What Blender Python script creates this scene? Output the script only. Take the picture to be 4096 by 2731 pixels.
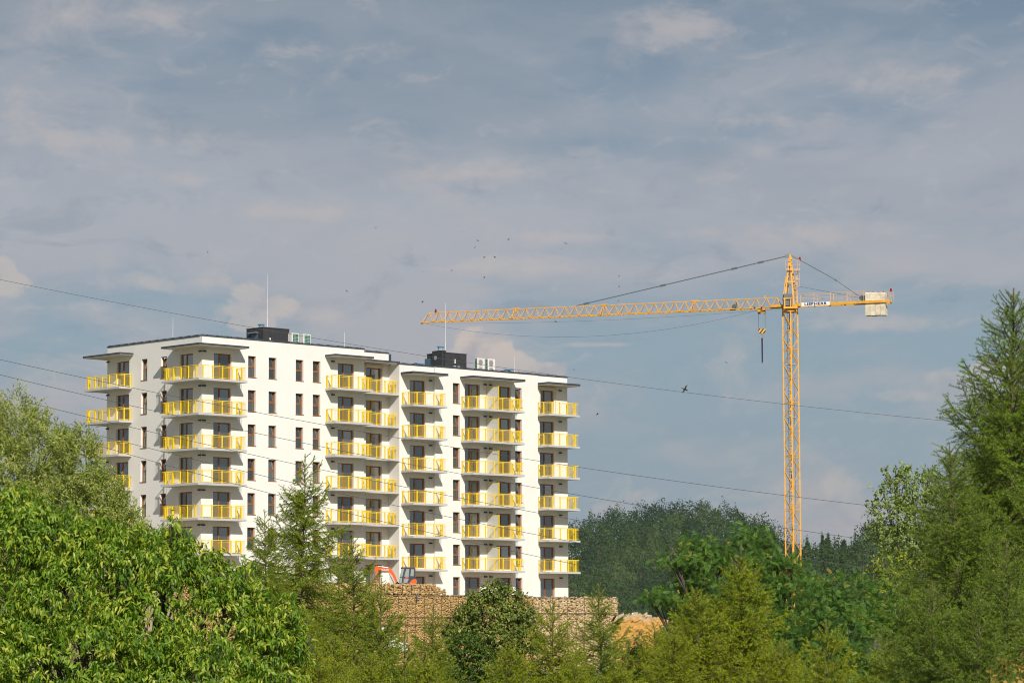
import bpy, math, random
import numpy as np
from mathutils import Vector, Matrix

# ------------------------------------------------------------------ scene, camera
S = bpy.context.scene
COL = S.collection
for o in list(bpy.data.objects): bpy.data.objects.remove(o)
FPX, PITCH, ROLL = 11788.2, math.radians(5.759), math.radians(0.199)   # focal length in 4096-px units
cam = bpy.data.objects.new('camera', bpy.data.cameras.new('camera')); COL.objects.link(cam)
cam.data.sensor_width = 36; cam.data.lens = FPX*36/4096
cam.data.clip_start = .5; cam.data.clip_end = 9000
fw = Vector((0, math.cos(PITCH), math.sin(PITCH))); up0 = Vector((0, -math.sin(PITCH), math.cos(PITCH))); rt0 = Vector((1, 0, 0))
rt = rt0*math.cos(ROLL) - up0*math.sin(ROLL); up = rt0*math.sin(ROLL) + up0*math.cos(ROLL)
cam.matrix_world = Matrix(((rt.x, up.x, -fw.x, 0), (rt.y, up.y, -fw.y, 0), (rt.z, up.z, -fw.z, 0), (0, 0, 0, 1)))
cam.data.dof.use_dof = True; cam.data.dof.focus_distance = 255; cam.data.dof.aperture_fstop = 10
S.camera = cam
S.view_settings.view_transform = 'Standard'; S.view_settings.look = 'None'
S.view_settings.exposure = 0; S.view_settings.gamma = 1
S.render.resolution_x, S.render.resolution_y = 1024, 682
S.cycles.pixel_filter_type = 'BLACKMAN_HARRIS'; S.cycles.filter_width = 1.05
S.cycles.max_bounces = 6; S.cycles.diffuse_bounces = 3; S.cycles.transparent_max_bounces = 8

def ray(px, py): return fw*FPX + rt*(px-2048) - up*(py-1365.5)
def at(px, py, Y):
    d = ray(px, py); return d*(Y/d.y)
def proj(p):
    z = p.dot(fw); return 2048+p.dot(rt)/z*FPX, 1365.5-p.dot(up)/z*FPX

# building frame: u runs along the long front, v along the left side (both away from the camera)
YAW = math.radians(46.575)
U = Vector((math.sin(YAW), math.cos(YAW), 0)); V = Vector((-math.cos(YAW), math.sin(YAW), 0)); O = Vector((-26.356, 249.409, 0))
def W(u, v, z): return O+U*u+V*v+Vector((0, 0, z))

# ------------------------------------------------------------------ sun and sky
sd = (U*-.48 - V*1.0 + Vector((0, 0, .76))).normalized()      # towards the sun
sun = bpy.data.objects.new('sun', bpy.data.lights.new('sun', 'SUN')); COL.objects.link(sun)
sun.data.energy = 4.55; sun.data.angle = math.radians(.5); sun.data.color = (1, .945, .85)
sun.rotation_euler = sd.to_track_quat('Z', 'Y').to_euler()
SUN_EL = math.asin(sd.z); SUN_ROT = math.atan2(sd.x, sd.y)

def srgb(r, g, b): return tuple(((c/255)/12.92 if c/255 <= .04045 else ((c/255+.055)/1.055)**2.4) for c in (r, g, b))+(1,)

class NT:
    """small node-tree helper"""
    def __init__(s, nt): s.nt = nt; s.n = nt.nodes; s.l = nt.links
    def new(s, t, **k):
        nd = s.n.new(t)
        for a, v in k.items(): setattr(nd, a, v)
        return nd
    def put(s, sock, v):
        if isinstance(v, bpy.types.NodeSocket): s.l.new(v, sock)
        elif v is not None: sock.default_value = v
    def m(s, op, a, b=None, c=None, clamp=False):
        nd = s.new('ShaderNodeMath', operation=op, use_clamp=clamp)
        for i, v in enumerate((a, b, c)): s.put(nd.inputs[i], v) if v is not None else None
        return nd.outputs[0]
    def v(s, op, a, b=None):
        nd = s.new('ShaderNodeVectorMath', operation=op)
        s.put(nd.inputs[0], a)
        if b is not None: s.put(nd.inputs[1], b)
        return nd.outputs['Value'] if op in ('LENGTH', 'DOT_PRODUCT') else nd.outputs[0]
    def mix(s, f, a, b, blend='MIX'):
        nd = s.new('ShaderNodeMix', data_type='RGBA', blend_type=blend)
        s.put(nd.inputs[0], f); s.put(nd.inputs[6], a); s.put(nd.inputs[7], b)
        return nd.outputs[2]
    def noise(s, vec, scale, det=4, rough=.5, dist=0, lac=2):
        nd = s.new('ShaderNodeTexNoise'); s.put(nd.inputs['Vector'], vec)
        for k, x in (('Scale', scale), ('Detail', det), ('Roughness', rough), ('Distortion', dist), ('Lacunarity', lac)): nd.inputs[k].default_value = x
        return nd.outputs[0]
    def ramp(s, f, stops):
        nd = s.new('ShaderNodeValToRGB'); s.put(nd.inputs[0], f); e = nd.color_ramp.elements
        while len(e) < len(stops): e.new(.5)
        for el, (p, c) in zip(e, stops): el.position = p; el.color = c if len(c) == 4 else tuple(c)+(1,)
        return nd.outputs[0]
    def step(s, x, a, b):
        nd = s.new('ShaderNodeMapRange', interpolation_type='SMOOTHSTEP'); s.put(nd.inputs[0], x)
        nd.inputs[1].default_value = a; nd.inputs[2].default_value = b
        return nd.outputs[0]

world = bpy.data.worlds.new('World'); S.world = world; world.use_nodes = True
w = NT(world.node_tree); w.n.clear()
out = w.new('ShaderNodeOutputWorld'); bg = w.new('ShaderNodeBackground'); w.l.new(bg.outputs[0], out.inputs[0])
SKY = .1
bg.inputs[1].default_value = SKY
sky = w.new('ShaderNodeTexSky', sky_type='NISHITA', sun_disc=False, sun_elevation=SUN_EL, sun_rotation=SUN_ROT, air_density=1, dust_density=1.5)
tc = w.new('ShaderNodeTexCoord'); D = tc.outputs['Generated']
sep = w.new('ShaderNodeSeparateXYZ'); w.l.new(D, sep.inputs[0]); dx, dy, dz = sep.outputs
# direction coordinates: a = sideways, e = height over the horizon (both small angles in the view)
hlen = w.m('SQRT', w.m('ADD', w.m('MULTIPLY', dx, dx), w.m('MULTIPLY', dy, dy)))
hs = w.m('MAXIMUM', hlen, .05)
E_ = w.m('DIVIDE', dz, hs); A_ = w.m('DIVIDE', dx, hs)
flat = w.new('ShaderNodeCombineXYZ'); w.put(flat.inputs[0], w.m('DIVIDE', dx, hs)); w.put(flat.inputs[1], w.m('DIVIDE', dy, hs)); w.put(flat.inputs[2], w.m('MULTIPLY', E_, 2.6))
F = flat.outputs[0]
flat2 = w.new('ShaderNodeCombineXYZ'); w.put(flat2.inputs[0], w.m('DIVIDE', dx, hs)); w.put(flat2.inputs[1], w.m('DIVIDE', dy, hs)); w.put(flat2.inputs[2], w.m('MULTIPLY', E_, 1.15))
flat3 = w.new('ShaderNodeCombineXYZ'); w.put(flat3.inputs[0], w.m('DIVIDE', dx, hs)); w.put(flat3.inputs[1], w.m('DIVIDE', dy, hs)); w.put(flat3.inputs[2], w.m('MULTIPLY', E_, 2.0))
def K(r, g, b):                                                     # a picture colour as sky radiance before the Background strength
    c = srgb(r, g, b); return (c[0]/SKY, c[1]/SKY, c[2]/SKY, 1)
clear = w.ramp(w.m('MULTIPLY', E_, 4), [(0, K(150, 160, 172)), (.16, K(143, 158, 170)), (.38, K(140, 161, 175)), (.58, K(148, 160, 174)), (.78, K(128, 146, 164)), (1, K(100, 121, 142))])
veil = w.ramp(w.m('MULTIPLY', E_, 4), [(0, K(168, 165, 172)), (.35, K(174, 171, 176)), (.6, K(172, 174, 182)), (.8, K(156, 162, 172)), (1, K(132, 143, 157))])
n1 = w.noise(F, 7.5, 6, .52, .35); n2 = w.noise(F, 21, 6, .55, .5); n3 = w.noise(F, 3.1, 3, .5, .2)
lft = w.m('MULTIPLY', w.step(A_, .17, -.17), .10)                 # more veil towards the left
hi = w.m('MULTIPLY', w.step(E_, .06, .15), .07)
cov = w.m('ADD', w.m('ADD', w.m('MULTIPLY', n1, .7), w.m('MULTIPLY', n2, .40)), w.m('MULTIPLY', n3, .3))
cov = w.m('ADD', w.m('ADD', cov, lft), hi)
c1 = w.mix(w.m('MULTIPLY', w.step(cov, .66, .86), .85), clear, veil)
dark = w.step(w.noise(F, 6.2, 5, .55, .6), .47, .64)
c1 = w.mix(w.m('MULTIPLY', w.m('MULTIPLY', dark, w.step(E_, .11, .19)), .5), c1, K(122, 140, 157))
warm = w.step(w.noise(flat3.outputs[0], 15, 8, .62, .6), .53, .70)
c1 = w.mix(w.m('MULTIPLY', warm, .5), c1, K(184, 178, 178))
# cumulus heads standing near the horizon, (side, height, half width, half height)
heads_px = [(1895, 1400, 75, 62), (1838, 1440, 55, 50), (1965, 1410, 75, 58), (2035, 1450, 62, 50), (1930, 1480, 180, 45), (2185, 1480, 55, 28), (1000, 1185, 80, 52), (945, 1240, 95, 48), (1090, 1230, 100, 50), (1000, 1290, 150, 50),
            (5, 1070, 60, 60), (60, 1125, 80, 36), (0, 1150, 110, 40), (2545, 1985, 85, 48), (2450, 2040, 120, 55), (2900, 2080, 110, 45), (3330, 2000, 190, 210), (3960, 1480, 140, 62), (3840, 1530, 170, 62), (3620, 1580, 150, 36), (4080, 1560, 160, 90), (355, 1700, 130, 60), (300, 1760, 120, 60)]
heads = []
for (px, py, rx, ry) in heads_px:
    d = ray(px, py); h = math.hypot(d.x, d.y); heads.append((d.x/h, d.z/h, rx*1.2/FPX, ry*1.2/FPX))
fld = None
fn = w.noise(flat2.outputs[0], 130, 6, .65, .3); fn2 = w.noise(flat2.outputs[0], 34, 3, .5, .2)
for (hx, hy, rx, ry) in heads:
    X = w.m('MULTIPLY', w.m('SUBTRACT', A_, hx), 1/rx); Yv = w.m('MULTIPLY', w.m('SUBTRACT', E_, hy), 1/ry)
    d = w.m('SUBTRACT', 1, w.m('SQRT', w.m('ADD', w.m('MULTIPLY', X, X), w.m('MULTIPLY', Yv, Yv))))
    d = w.m('ADD', d, .28 if hx > -.03 and hx < .03 and hy > .08 else -.12)
    fld = d if fld is None else w.m('MAXIMUM', fld, d)
fld = w.m('ADD', fld, w.m('ADD', w.m('MULTIPLY', w.m('SUBTRACT', fn, .5), 1.9), w.m('MULTIPLY', w.m('SUBTRACT', fn2, .5), 1.5)))
front = w.m('GREATER_THAN', dy, 0)
low = w.step(E_, .082, .100)
cm = w.m('MULTIPLY', w.m('MULTIPLY', w.step(fld, -.05, .45), front), w.m('ADD', .34, w.m('MULTIPLY', low, .61)))
side = w.step(w.m('ADD', w.noise(flat2.outputs[0], 60, 4, .55, .3), w.m('MULTIPLY', E_, 2.2)), .50, .78)
ccol = w.mix(side, K(166, 162, 169), K(203, 189, 180))
stf = None
for (px, py, rx, ry, a_) in [(1950, 1060, 360, 60, 1), (2350, 950, 520, 45, .8), (3250, 940, 560, 85, .9), (2400, 1378, 270, 17, 1), (3520, 1290, 430, 50, .8), (700, 1130, 420, 60, .7), (250, 1230, 330, 40, .7), (1100, 850, 600, 50, .6), (650, 700, 330, 60, .8), (2050, 690, 420, 70, .7),
                             (2750, 110, 300, 110, .75), (3700, 300, 380, 110, .9), (560, 60, 420, 80, .7), (1150, 200, 330, 60, .6), (500, 560, 500, 70, .6), (100, 420, 300, 130, .6), (3100, 480, 500, 60, .5), (1300, 1270, 260, 45, .7)]:
    d = ray(px, py); h = math.hypot(d.x, d.y)
    X = w.m('MULTIPLY', w.m('SUBTRACT', A_, d.x/h), FPX/rx); Yv = w.m('MULTIPLY', w.m('SUBTRACT', E_, d.z/h), FPX/ry)
    d = w.m('MULTIPLY', w.m('SUBTRACT', 1, w.m('SQRT', w.m('ADD', w.m('MULTIPLY', X, X), w.m('MULTIPLY', Yv, Yv)))), a_)
    stf = d if stf is None else w.m('MAXIMUM', stf, d)
st2 = w.m('ADD', w.m('ADD', stf, w.m('MULTIPLY', w.m('SUBTRACT', w.noise(flat3.outputs[0], 26, 6, .62, .5), .5), 2.6)), w.m('MULTIPLY', w.m('SUBTRACT', w.noise(flat3.outputs[0], 90, 6, .65, .3), .5), 1.3))
wisp = w.step(w.noise(flat3.outputs[0], 48, 8, .66, .7), .54, .72)
c1 = w.mix(w.m('MULTIPLY', wisp, .26), c1, K(192, 186, 185))
slate = w.step(w.noise(flat3.outputs[0], 33, 7, .62, .6), .54, .70)
c1 = w.mix(w.m('MULTIPLY', w.m('MULTIPLY', slate, w.step(E_, .05, .13)), .30), c1, K(116, 135, 155))
c1 = w.mix(w.m('MULTIPLY', w.m('MULTIPLY', w.step(st2, .05, .95), front), .62), c1, K(188, 181, 180))
c1 = w.mix(w.m('MULTIPLY', cm, w.m('SUBTRACT', .9, w.m('MULTIPLY', w.step(A_, -.04, -.09), .38))), c1, ccol)
zen = w.step(dz, .25, .7)                                            # overhead and behind: the plain sky with thin cloud
c1 = w.mix(w.m('MULTIPLY', zen, .45), c1, sky.outputs[0])
c1 = w.mix(.06, c1, sky.outputs[0])
w.l.new(c1, bg.inputs[0])

# ------------------------------------------------------------------ materials
MATS = {}
def mat(name, col, rough=.7, metal=0, spec=.4, noise=0, nscale=5, bump=0, bscale=30, coat=0):
    if name in MATS: return MATS[name]
    m = bpy.data.materials.new(name); m.use_nodes = True; t = NT(m.node_tree)
    b = t.n['Principled BSDF']; b.inputs['Roughness'].default_value = rough; b.inputs['Metallic'].default_value = metal
    b.inputs['Specular IOR Level'].default_value = spec; b.inputs['Coat Weight'].default_value = coat
    c = tuple(col)+(1,) if len(col) == 3 else col
    tcn = t.new('ShaderNodeTexCoord').outputs['Object']
    if noise:
        n = t.noise(tcn, nscale, 5, .6)
        lo = tuple(x*(1-noise) for x in c[:3])+(1,); hi_ = tuple(min(1, x*(1+noise)) for x in c[:3])+(1,)
        t.l.new(t.ramp(n, [(.3, lo), (.7, hi_)]), b.inputs['Base Color'])
    else: b.inputs['Base Color'].default_value = c
    if bump:
        bn = t.new('ShaderNodeBump'); bn.inputs['Strength'].default_value = bump; bn.inputs['Distance'].default_value = .02
        t.l.new(t.noise(tcn, bscale, 4, .6), bn.inputs['Height']); t.l.new(bn.outputs[0], b.inputs['Normal'])
    MATS[name] = m; return m

def leafmat(name, stops, trans=.3, rough=.5, spec=.25):
    """foliage: the leaf's own colour comes from a per-leaf random number"""
    m = bpy.data.materials.new(name); m.use_nodes = True; t = NT(m.node_tree); t.n.clear()
    o = t.new('ShaderNodeOutputMaterial'); a = t.new('ShaderNodeAttribute', attribute_name='tint')
    c = t.ramp(a.outputs['Fac'], stops)
    p = t.new('ShaderNodeBsdfPrincipled'); p.inputs['Roughness'].default_value = rough; p.inputs['Specular IOR Level'].default_value = spec
    t.l.new(c, p.inputs['Base Color'])
    tr = t.new('ShaderNodeBsdfTranslucent'); t.l.new(t.mix(.5, c, (.30, .38, .02, 1), 'MIX'), tr.inputs[0])
    mx = t.new('ShaderNodeMixShader'); mx.inputs[0].default_value = trans
    t.l.new(p.outputs[0], mx.inputs[1]); t.l.new(tr.outputs[0], mx.inputs[2]); t.l.new(mx.outputs[0], o.inputs[0])
    return m

STUCCO = mat('white_stucco', (.79, .77, .725), .9, spec=.2, noise=.035, nscale=.35, bump=.15, bscale=40)
CONC = mat('balcony_concrete', (.50, .50, .50), .85, noise=.06, nscale=1.2)
SOFFIT = mat('grey_trim', (.048, .058, .070), .5, noise=.08, nscale=2)
CREAM = mat('canopy_soffit', (.62, .585, .52), .8, noise=.04)
YEL = mat('yellow_paint', (.90, .63, .004), .45, noise=.05, nscale=3)
WOOD = mat('brown_window_frame', (.27, .108, .038), .5, noise=.2, nscale=8)
LAMPB = mat('black_lamp', (.02, .024, .03), .4)
SHUT = mat('beige_shutter', (.66, .58, .42), .5)
BRICKD = mat('dark_roof_render', (.035, .036, .040), .9, noise=.25, nscale=2.5, bump=.4, bscale=12)
BLUEG = mat('blue_grey_door', (.08, .13, .17), .5)
STEEL = mat('galvanised_steel', (.42, .46, .48), .45, metal=.4)
BLUECAP = mat('blue_vent_cap', (.05, .22, .36), .4)
ACW = mat('ac_white', (.74, .72, .68), .5)
ACGRILL = mat('fan_grille', (.28, .26, .25), .7)
ROOFM = mat('roof_membrane', (.12, .12, .13), .9)
SCREEN = mat('frosted_screen', (.66, .65, .60), .35, noise=.03)
CURT = mat('curtain', (.55, .56, .50), .9, noise=.2, nscale=3)
GLASS = bpy.data.materials.new('window_glass'); GLASS.use_nodes = True
t = NT(GLASS.node_tree); b = t.n['Principled BSDF']; b.inputs['Base Color'].default_value = (.25, .255, .235, 1)
b.inputs['Metallic'].default_value = .85; b.inputs['Roughness'].default_value = .06
oi = t.new('ShaderNodeObjectInfo'); t.l.new(t.ramp(oi.outputs['Random'], [(0, (.15, .155, .15)), (.5, (.23, .24, .225)), (.85, (.28, .29, .27)), (1, (.42, .42, .37))]), b.inputs['Base Color'])
bn = t.new('ShaderNodeBump'); bn.inputs['Strength'].default_value = .12; bn.inputs['Distance'].default_value = .05
t.l.new(t.noise(t.new('ShaderNodeTexCoord').outputs['Object'], 1.3, 2, .5), bn.inputs['Height']); t.l.new(bn.outputs[0], b.inputs['Normal'])

t = NT(STUCCO.node_tree); co = t.new('ShaderNodeTexCoord').outputs['Object']; mp = t.new('ShaderNodeMapping'); mp.inputs['Scale'].default_value = (1.6, 1.6, .12); t.l.new(co, mp.inputs[0])
sb = t.n['Principled BSDF']; old = sb.inputs['Base Color'].links[0].from_socket
t.l.new(t.mix(t.m('MULTIPLY', t.step(t.noise(mp.outputs[0], 1.1, 6, .65), .50, .78), .16), old, (.60, .57, .50, 1)), sb.inputs['Base Color'])
# ------------------------------------------------------------------ mesh helpers
def tag(o, label=None, cat=None, group=None, kind=None):
    for k, x in (('label', label), ('category', cat), ('group', group), ('kind', kind)):
        if x: o[k] = x
    return o
def empty(name, loc, rz=0, **k):
    o = bpy.data.objects.new(name, None); COL.objects.link(o); o.location = loc; o.rotation_euler = (0, 0, rz); o.empty_display_size = .5
    return tag(o, **k)

class MB:
    """collects shapes, then links them as ONE mesh object"""
    def __init__(s): s.v = []; s.f = []
    def add(s, vs, fs):
        n = len(s.v); s.v += [tuple(x) for x in vs]; s.f += [tuple(i+n for i in f) for f in fs]; return s
    def box(s, x0, x1, y0, y1, z0, z1):
        return s.add([(x0, y0, z0), (x1, y0, z0), (x1, y1, z0), (x0, y1, z0), (x0, y0, z1), (x1, y0, z1), (x1, y1, z1), (x0, y1, z1)],
                     [(0, 3, 2, 1), (4, 5, 6, 7), (0, 1, 5, 4), (1, 2, 6, 5), (2, 3, 7, 6), (3, 0, 4, 7)])
    def obox(s, c, ax, ay, az):
        """box from centre and three half-axis vectors"""
        c, ax, ay, az = map(Vector, (c, ax, ay, az)); vs = []
        for k in (-1, 1):
            for (i, j) in ((-1, -1), (1, -1), (1, 1), (-1, 1)): vs.append(c+ax*i+ay*j+az*k)
        return s.add(vs, [(0, 3, 2, 1), (4, 5, 6, 7), (0, 1, 5, 4), (1, 2, 6, 5), (2, 3, 7, 6), (3, 0, 4, 7)])
    def bar(s, p, q, w_, h=None, upv=(0, 0, 1)):
        p, q = Vector(p), Vector(q); d = q-p; L = d.length
        if L < 1e-6: return s
        d /= L; u_ = Vector(upv)
        if abs(d.dot(u_)) > .98: u_ = Vector((1, 0, 0))
        a = d.cross(u_).normalized(); b_ = a.cross(d)
        return s.obox((p+q)/2, a*(w_/2), b_*((h or w_)/2), d*(L/2))
    def prism(s, pts, z0, z1):
        n = len(pts)
        return s.add([(x, y, z0) for x, y in pts]+[(x, y, z1) for x, y in pts],
                     [tuple(range(n))[::-1], tuple(range(n, 2*n))]+[(i, (i+1) % n, n+(i+1) % n, n+i) for i in range(n)])
    def cyl(s, p, q, r0, r1=None, n=10):
        p, q = Vector(p), Vector(q); r1 = r0 if r1 is None else r1
        d = (q-p).normalized(); u_ = Vector((0, 0, 1)) if abs(d.z) < .95 else Vector((1, 0, 0)); a = d.cross(u_).normalized(); b_ = d.cross(a)
        vs = [p+(a*math.cos(k*2*math.pi/n)+b_*math.sin(k*2*math.pi/n))*r0 for k in range(n)]+[q+(a*math.cos(k*2*math.pi/n)+b_*math.sin(k*2*math.pi/n))*r1 for k in range(n)]
        return s.add(vs, [tuple(range(n))[::-1], tuple(range(n, 2*n))]+[(i, (i+1) % n, n+(i+1) % n, n+i) for i in range(n)])
    def tube(s, pts, rs, n=6):
        pts = [Vector(p) for p in pts]; rings = []
        for i, p in enumerate(pts):
            d = (pts[min(i+1, len(pts)-1)]-pts[max(i-1, 0)]).normalized()
            u_ = Vector((0, 1, 0)) if abs(d.y) < .9 else Vector((1, 0, 0)); a = d.cross(u_).normalized(); b_ = d.cross(a)
            rings += [p+(a*math.cos(k*2*math.pi/n)+b_*math.sin(k*2*math.pi/n))*rs[i] for k in range(n)]
        fs = [(i*n+k, i*n+(k+1) % n, (i+1)*n+(k+1) % n, (i+1)*n+k) for i in range(len(pts)-1) for k in range(n)]
        return s.add(rings, fs+[tuple(range(n))[::-1], tuple(range((len(pts)-1)*n, len(pts)*n))])
    def mesh(s, name, m, org=(0, 0, 0), smooth=False):
        me = bpy.data.meshes.new(name); ox, oy, oz = org
        me.from_pydata([(x-ox, y-oy, z-oz) for x, y, z in s.v], [], s.f)
        for mm in (m if isinstance(m, (list, tuple)) else [m]): me.materials.append(mm)
        if smooth: me.polygons.foreach_set('use_smooth', [True]*len(me.polygons))
        me.update(); return me
    def build(s, name, m, parent=None, org=(0, 0, 0), smooth=False, **k):
        o = bpy.data.objects.new(name, s.mesh(name, m, org, smooth)); COL.objects.link(o)
        if parent: o.parent = parent
        elif org != (0, 0, 0): o.location = org
        return tag(o, **k)
def put(name, me, parent, loc=(0, 0, 0), rz=0):
    o = bpy.data.objects.new(name, me); COL.objects.link(o); o.parent = parent; o.location = loc; o.rotation_euler = (0, 0, rz); return o
def copy_tree(o, parent=None):
    c = o.copy(); COL.objects.link(c); c.parent = parent
    for ch in list(o.children): copy_tree(ch, c)
    return c

def npmesh(name, verts, faces, m, tint=None, smooth=False):
    """verts (N,3), faces (M,k) -> mesh; tint is one number per vertex"""
    me = bpy.data.meshes.new(name); faces = np.asarray(faces, np.int32); k = faces.shape[1]
    me.vertices.add(len(verts)); me.vertices.foreach_set('co', np.ascontiguousarray(verts, np.float32).ravel())
    me.loops.add(faces.size); me.loops.foreach_set('vertex_index', faces.ravel())
    me.polygons.add(len(faces)); me.polygons.foreach_set('loop_start', np.arange(0, faces.size, k, dtype=np.int32))
    try: me.polygons.foreach_set('loop_total', np.full(len(faces), k, np.int32))
    except Exception: pass
    if smooth: me.polygons.foreach_set('use_smooth', np.ones(len(faces), bool))
    me.materials.append(m); me.update(calc_edges=True)
    if tint is not None:
        a = me.attributes.new('tint', 'FLOAT', 'POINT'); a.data.foreach_set('value', np.ascontiguousarray(tint, np.float32))
    return me
def obj(name, me, parent=None, loc=None, **k):
    o = bpy.data.objects.new(name, me); COL.objects.link(o)
    if parent: o.parent = parent
    if loc is not None: o.location = loc
    return tag(o, **k)

# ================================================================== THE BUILDING
ZA, ZBs, FL = 4.31, 3.30, 2.95            # slab-top height of floor k is base + 2.95 k
bld = empty('apartment_building', O, math.pi/2-YAW, label='white nine bay apartment block with yellow balcony railings behind the trees', cat='building')
wall = MB()
def facade(o, a, n, s0, s1, z0, z1, ops, dep=.2):
    """wall face from o + a*s (s0..s1), z0..z1, facing n, with openings (s0,s1,z0,z1) and their reveals"""
    o, a, n = Vector(o), Vector(a), Vector(n)
    ss = sorted({s0, s1}|{x for q in ops for x in q[:2]}); zs = sorted({z0, z1}|{x for q in ops for x in q[2:]})
    P = lambda s, z, d=0: o+a*s+Vector((0, 0, z))-n*d
    for i in range(len(ss)-1):
        run = None
        for j in range(len(zs)-1):
            sm, zm = (ss[i]+ss[i+1])/2, (zs[j]+zs[j+1])/2
            hole = any(q[0] < sm < q[1] and q[2] < zm < q[3] for q in ops)
            if hole:
                continue
            wall.add([P(ss[i], zs[j]), P(ss[i+1], zs[j]), P(ss[i+1], zs[j+1]), P(ss[i], zs[j+1])], [(0, 1, 2, 3)])
    for (q0, q1, y0, y1) in ops:
        for (A, B, C_, D_) in (((q0, y0), (q0, y1), 0, 0), ((q1, y0), (q1, y1), 0, 0), ((q0, y1), (q1, y1), 0, 0), ((q0, y0), (q1, y0), 0, 0)):
            wall.add([P(*A), P(*B), P(*B, dep+.12), P(*A, dep+.12)], [(0, 1, 2, 3)])

DW, DH, DZ = 1.9, 2.20, .14               # balcony door opening
WW, WH, WZ = .85, 1.84, .49               # narrow window opening
floorsA = [ZA+FL*k for k in range(7)]; floorsB = [ZBs+FL*k for k in range(7)]
rA_win = [4.98, 7.25, 10.27, 12.20]; rA_door = [1.26, 15.05]; c5_door = [19.58]
lA_win = [5.80, 8.64]; lA_door = [3.15, 12.32]           # v of the outer (far) jamb
B1_door, B2_win, B2_door, B2_wins, B3_door = [23.52], [28.59], [30.06, 33.98], [36.44], [39.85]
def ops(fl, doors, wins, off=0):
    r = []
    for z in fl:
        r += [(d, d+DW, z+DZ, z+DZ+DH) for d in doors]+[(x, x+WW, z+WZ+off, z+WZ+WH+off) for x in wins]
    return r
TA, TB, LOW = 25.74, 24.68, 2.0
DEP = 13.70
facade((0, 0, 0), (1, 0, 0), (0, -1, 0), 0, 18.13, LOW, TA, ops(floorsA, rA_door, rA_win))
facade((0, 1.47, 0), (1, 0, 0), (0, -1, 0), 18.13, 22.29, LOW, TA, ops(floorsA, c5_door, []))
facade((0, 0, 0), (0, 1, 0), (-1, 0, 0), 0, DEP, LOW, TA, [(v-DW, v, z+DZ, z+DZ+DH) for z in floorsA for v in lA_door]+[(v-WW, v, z+WZ, z+WZ+WH) for z in floorsA for v in lA_win])
facade((0, 0, 0), (1, 0, 0), (0, -1, 0), 22.29, 26.41, LOW, TB, ops(floorsB, B1_door, []))
facade((0, -.24, 0), (1, 0, 0), (0, -1, 0), 26.41, 39.37, LOW, TB, ops(floorsB, B2_door, B2_win+B2_wins))
facade((0, 0, 0), (1, 0, 0), (0, -1, 0), 39.37, 43.50, LOW, TB, ops(floorsB, B3_door, []))
def vwall(p, q, z0, z1): wall.add([(*p, z0), (*q, z0), (*q, z1), (*p, z1)], [(0, 1, 2, 3)])
vwall((18.13, 0), (18.13, 1.47), LOW, TA); vwall((22.29, 0), (22.29, 1.47), LOW, TB); vwall((22.29, 1.47), (22.29, DEP), TB-1, TA)
vwall((26.41, 0), (26.41, -.24), LOW, TB); vwall((39.37, 0), (39.37, -.24), LOW, TB); vwall((43.5, 0), (43.5, DEP), LOW, TB)
vwall((0, DEP), (22.29, DEP), LOW, TA); vwall((22.29, DEP), (43.5, DEP), LOW, TB)
wall.build('wall', STUCCO, bld)
rf = MB(); rf.prism([(.3, .3), (17.9, .3), (17.9, 1.8), (22.2, 1.8), (22.2, DEP-.3), (.3, DEP-.3)], TA-.5, TA-.4)
rf.prism([(22.35, .3), (43.2, .3), (43.2, DEP-.3), (22.35, DEP-.3)], TB-.5, TB-.4)
rf.build('roof', ROOFM, bld)
# inner floors keep the rooms dark
fl = MB()
for z in floorsA: fl.prism([(.4, .4), (17.7, .4), (17.7, 1.9), (22.0, 1.9), (22.0, DEP-.4), (.4, DEP-.4)], z-.2, z-.02)
for z in floorsB: fl.prism([(22.6, .4), (43.1, .4), (43.1, DEP-.4), (22.6, DEP-.4)], z-.2, z-.02)
fl.box(.6, 43, 5.5, 5.6, LOW, TB-1); fl.box(5.0, 5.1, .5, 13, LOW, TB-1)
fl.build('floor_slabs', CONC, bld)
# parapet flashing with its clips
pf = MB(); r_ = random.Random(3)
def flash(p, q, z, n):
    p, q, n = Vector((*p, z)), Vector((*q, z)), Vector((*n, 0)); d = (q-p); L = d.length; d /= L
    c = (p+q)/2+n*-.14; pf.obox(c+Vector((0, 0, .04)), d*(L/2+.02), n*.20, (0, 0, .045))
    x = .6
    while x < L-.3:
        pf.obox(p+d*x-n*.1+Vector((0, 0, .12)), d*.11, n*.05, (0, 0, .04)); pf.obox(p+d*(x+.35)-n*.1+Vector((0, 0, .10)), d*.05, n*.05, (0, 0, .025)); x += 1.12
    pf.bar(p-n*.1+Vector((0, 0, .15)), q-n*.1+Vector((0, 0, .15)), .025)
flash((0, 0), (18.13, 0), TA, (0, -1)); flash((18.13, 1.47), (22.29, 1.47), TA, (0, -1)); flash((0, .3), (0, DEP), TA, (-1, 0))
flash((22.29, 0), (26.41, 0), TB, (0, -1)); flash((26.41, -.24), (39.37, -.24), TB+.004, (0, -1)); flash((39.37, 0), (43.5, 0), TB, (0, -1)); flash((0, DEP), (22.29, DEP), TA-.003, (0, 1)); flash((43.5, .3), (43.5, DEP), TB-.003, (1, 0))
pf.build('parapet_flashing', SOFFIT, bld)
MB().box(22.30, 22.62, 1.50, 3.2, TB-.4, TA-.03).build('end_wall_cladding', SOFFIT, bld)

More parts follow.
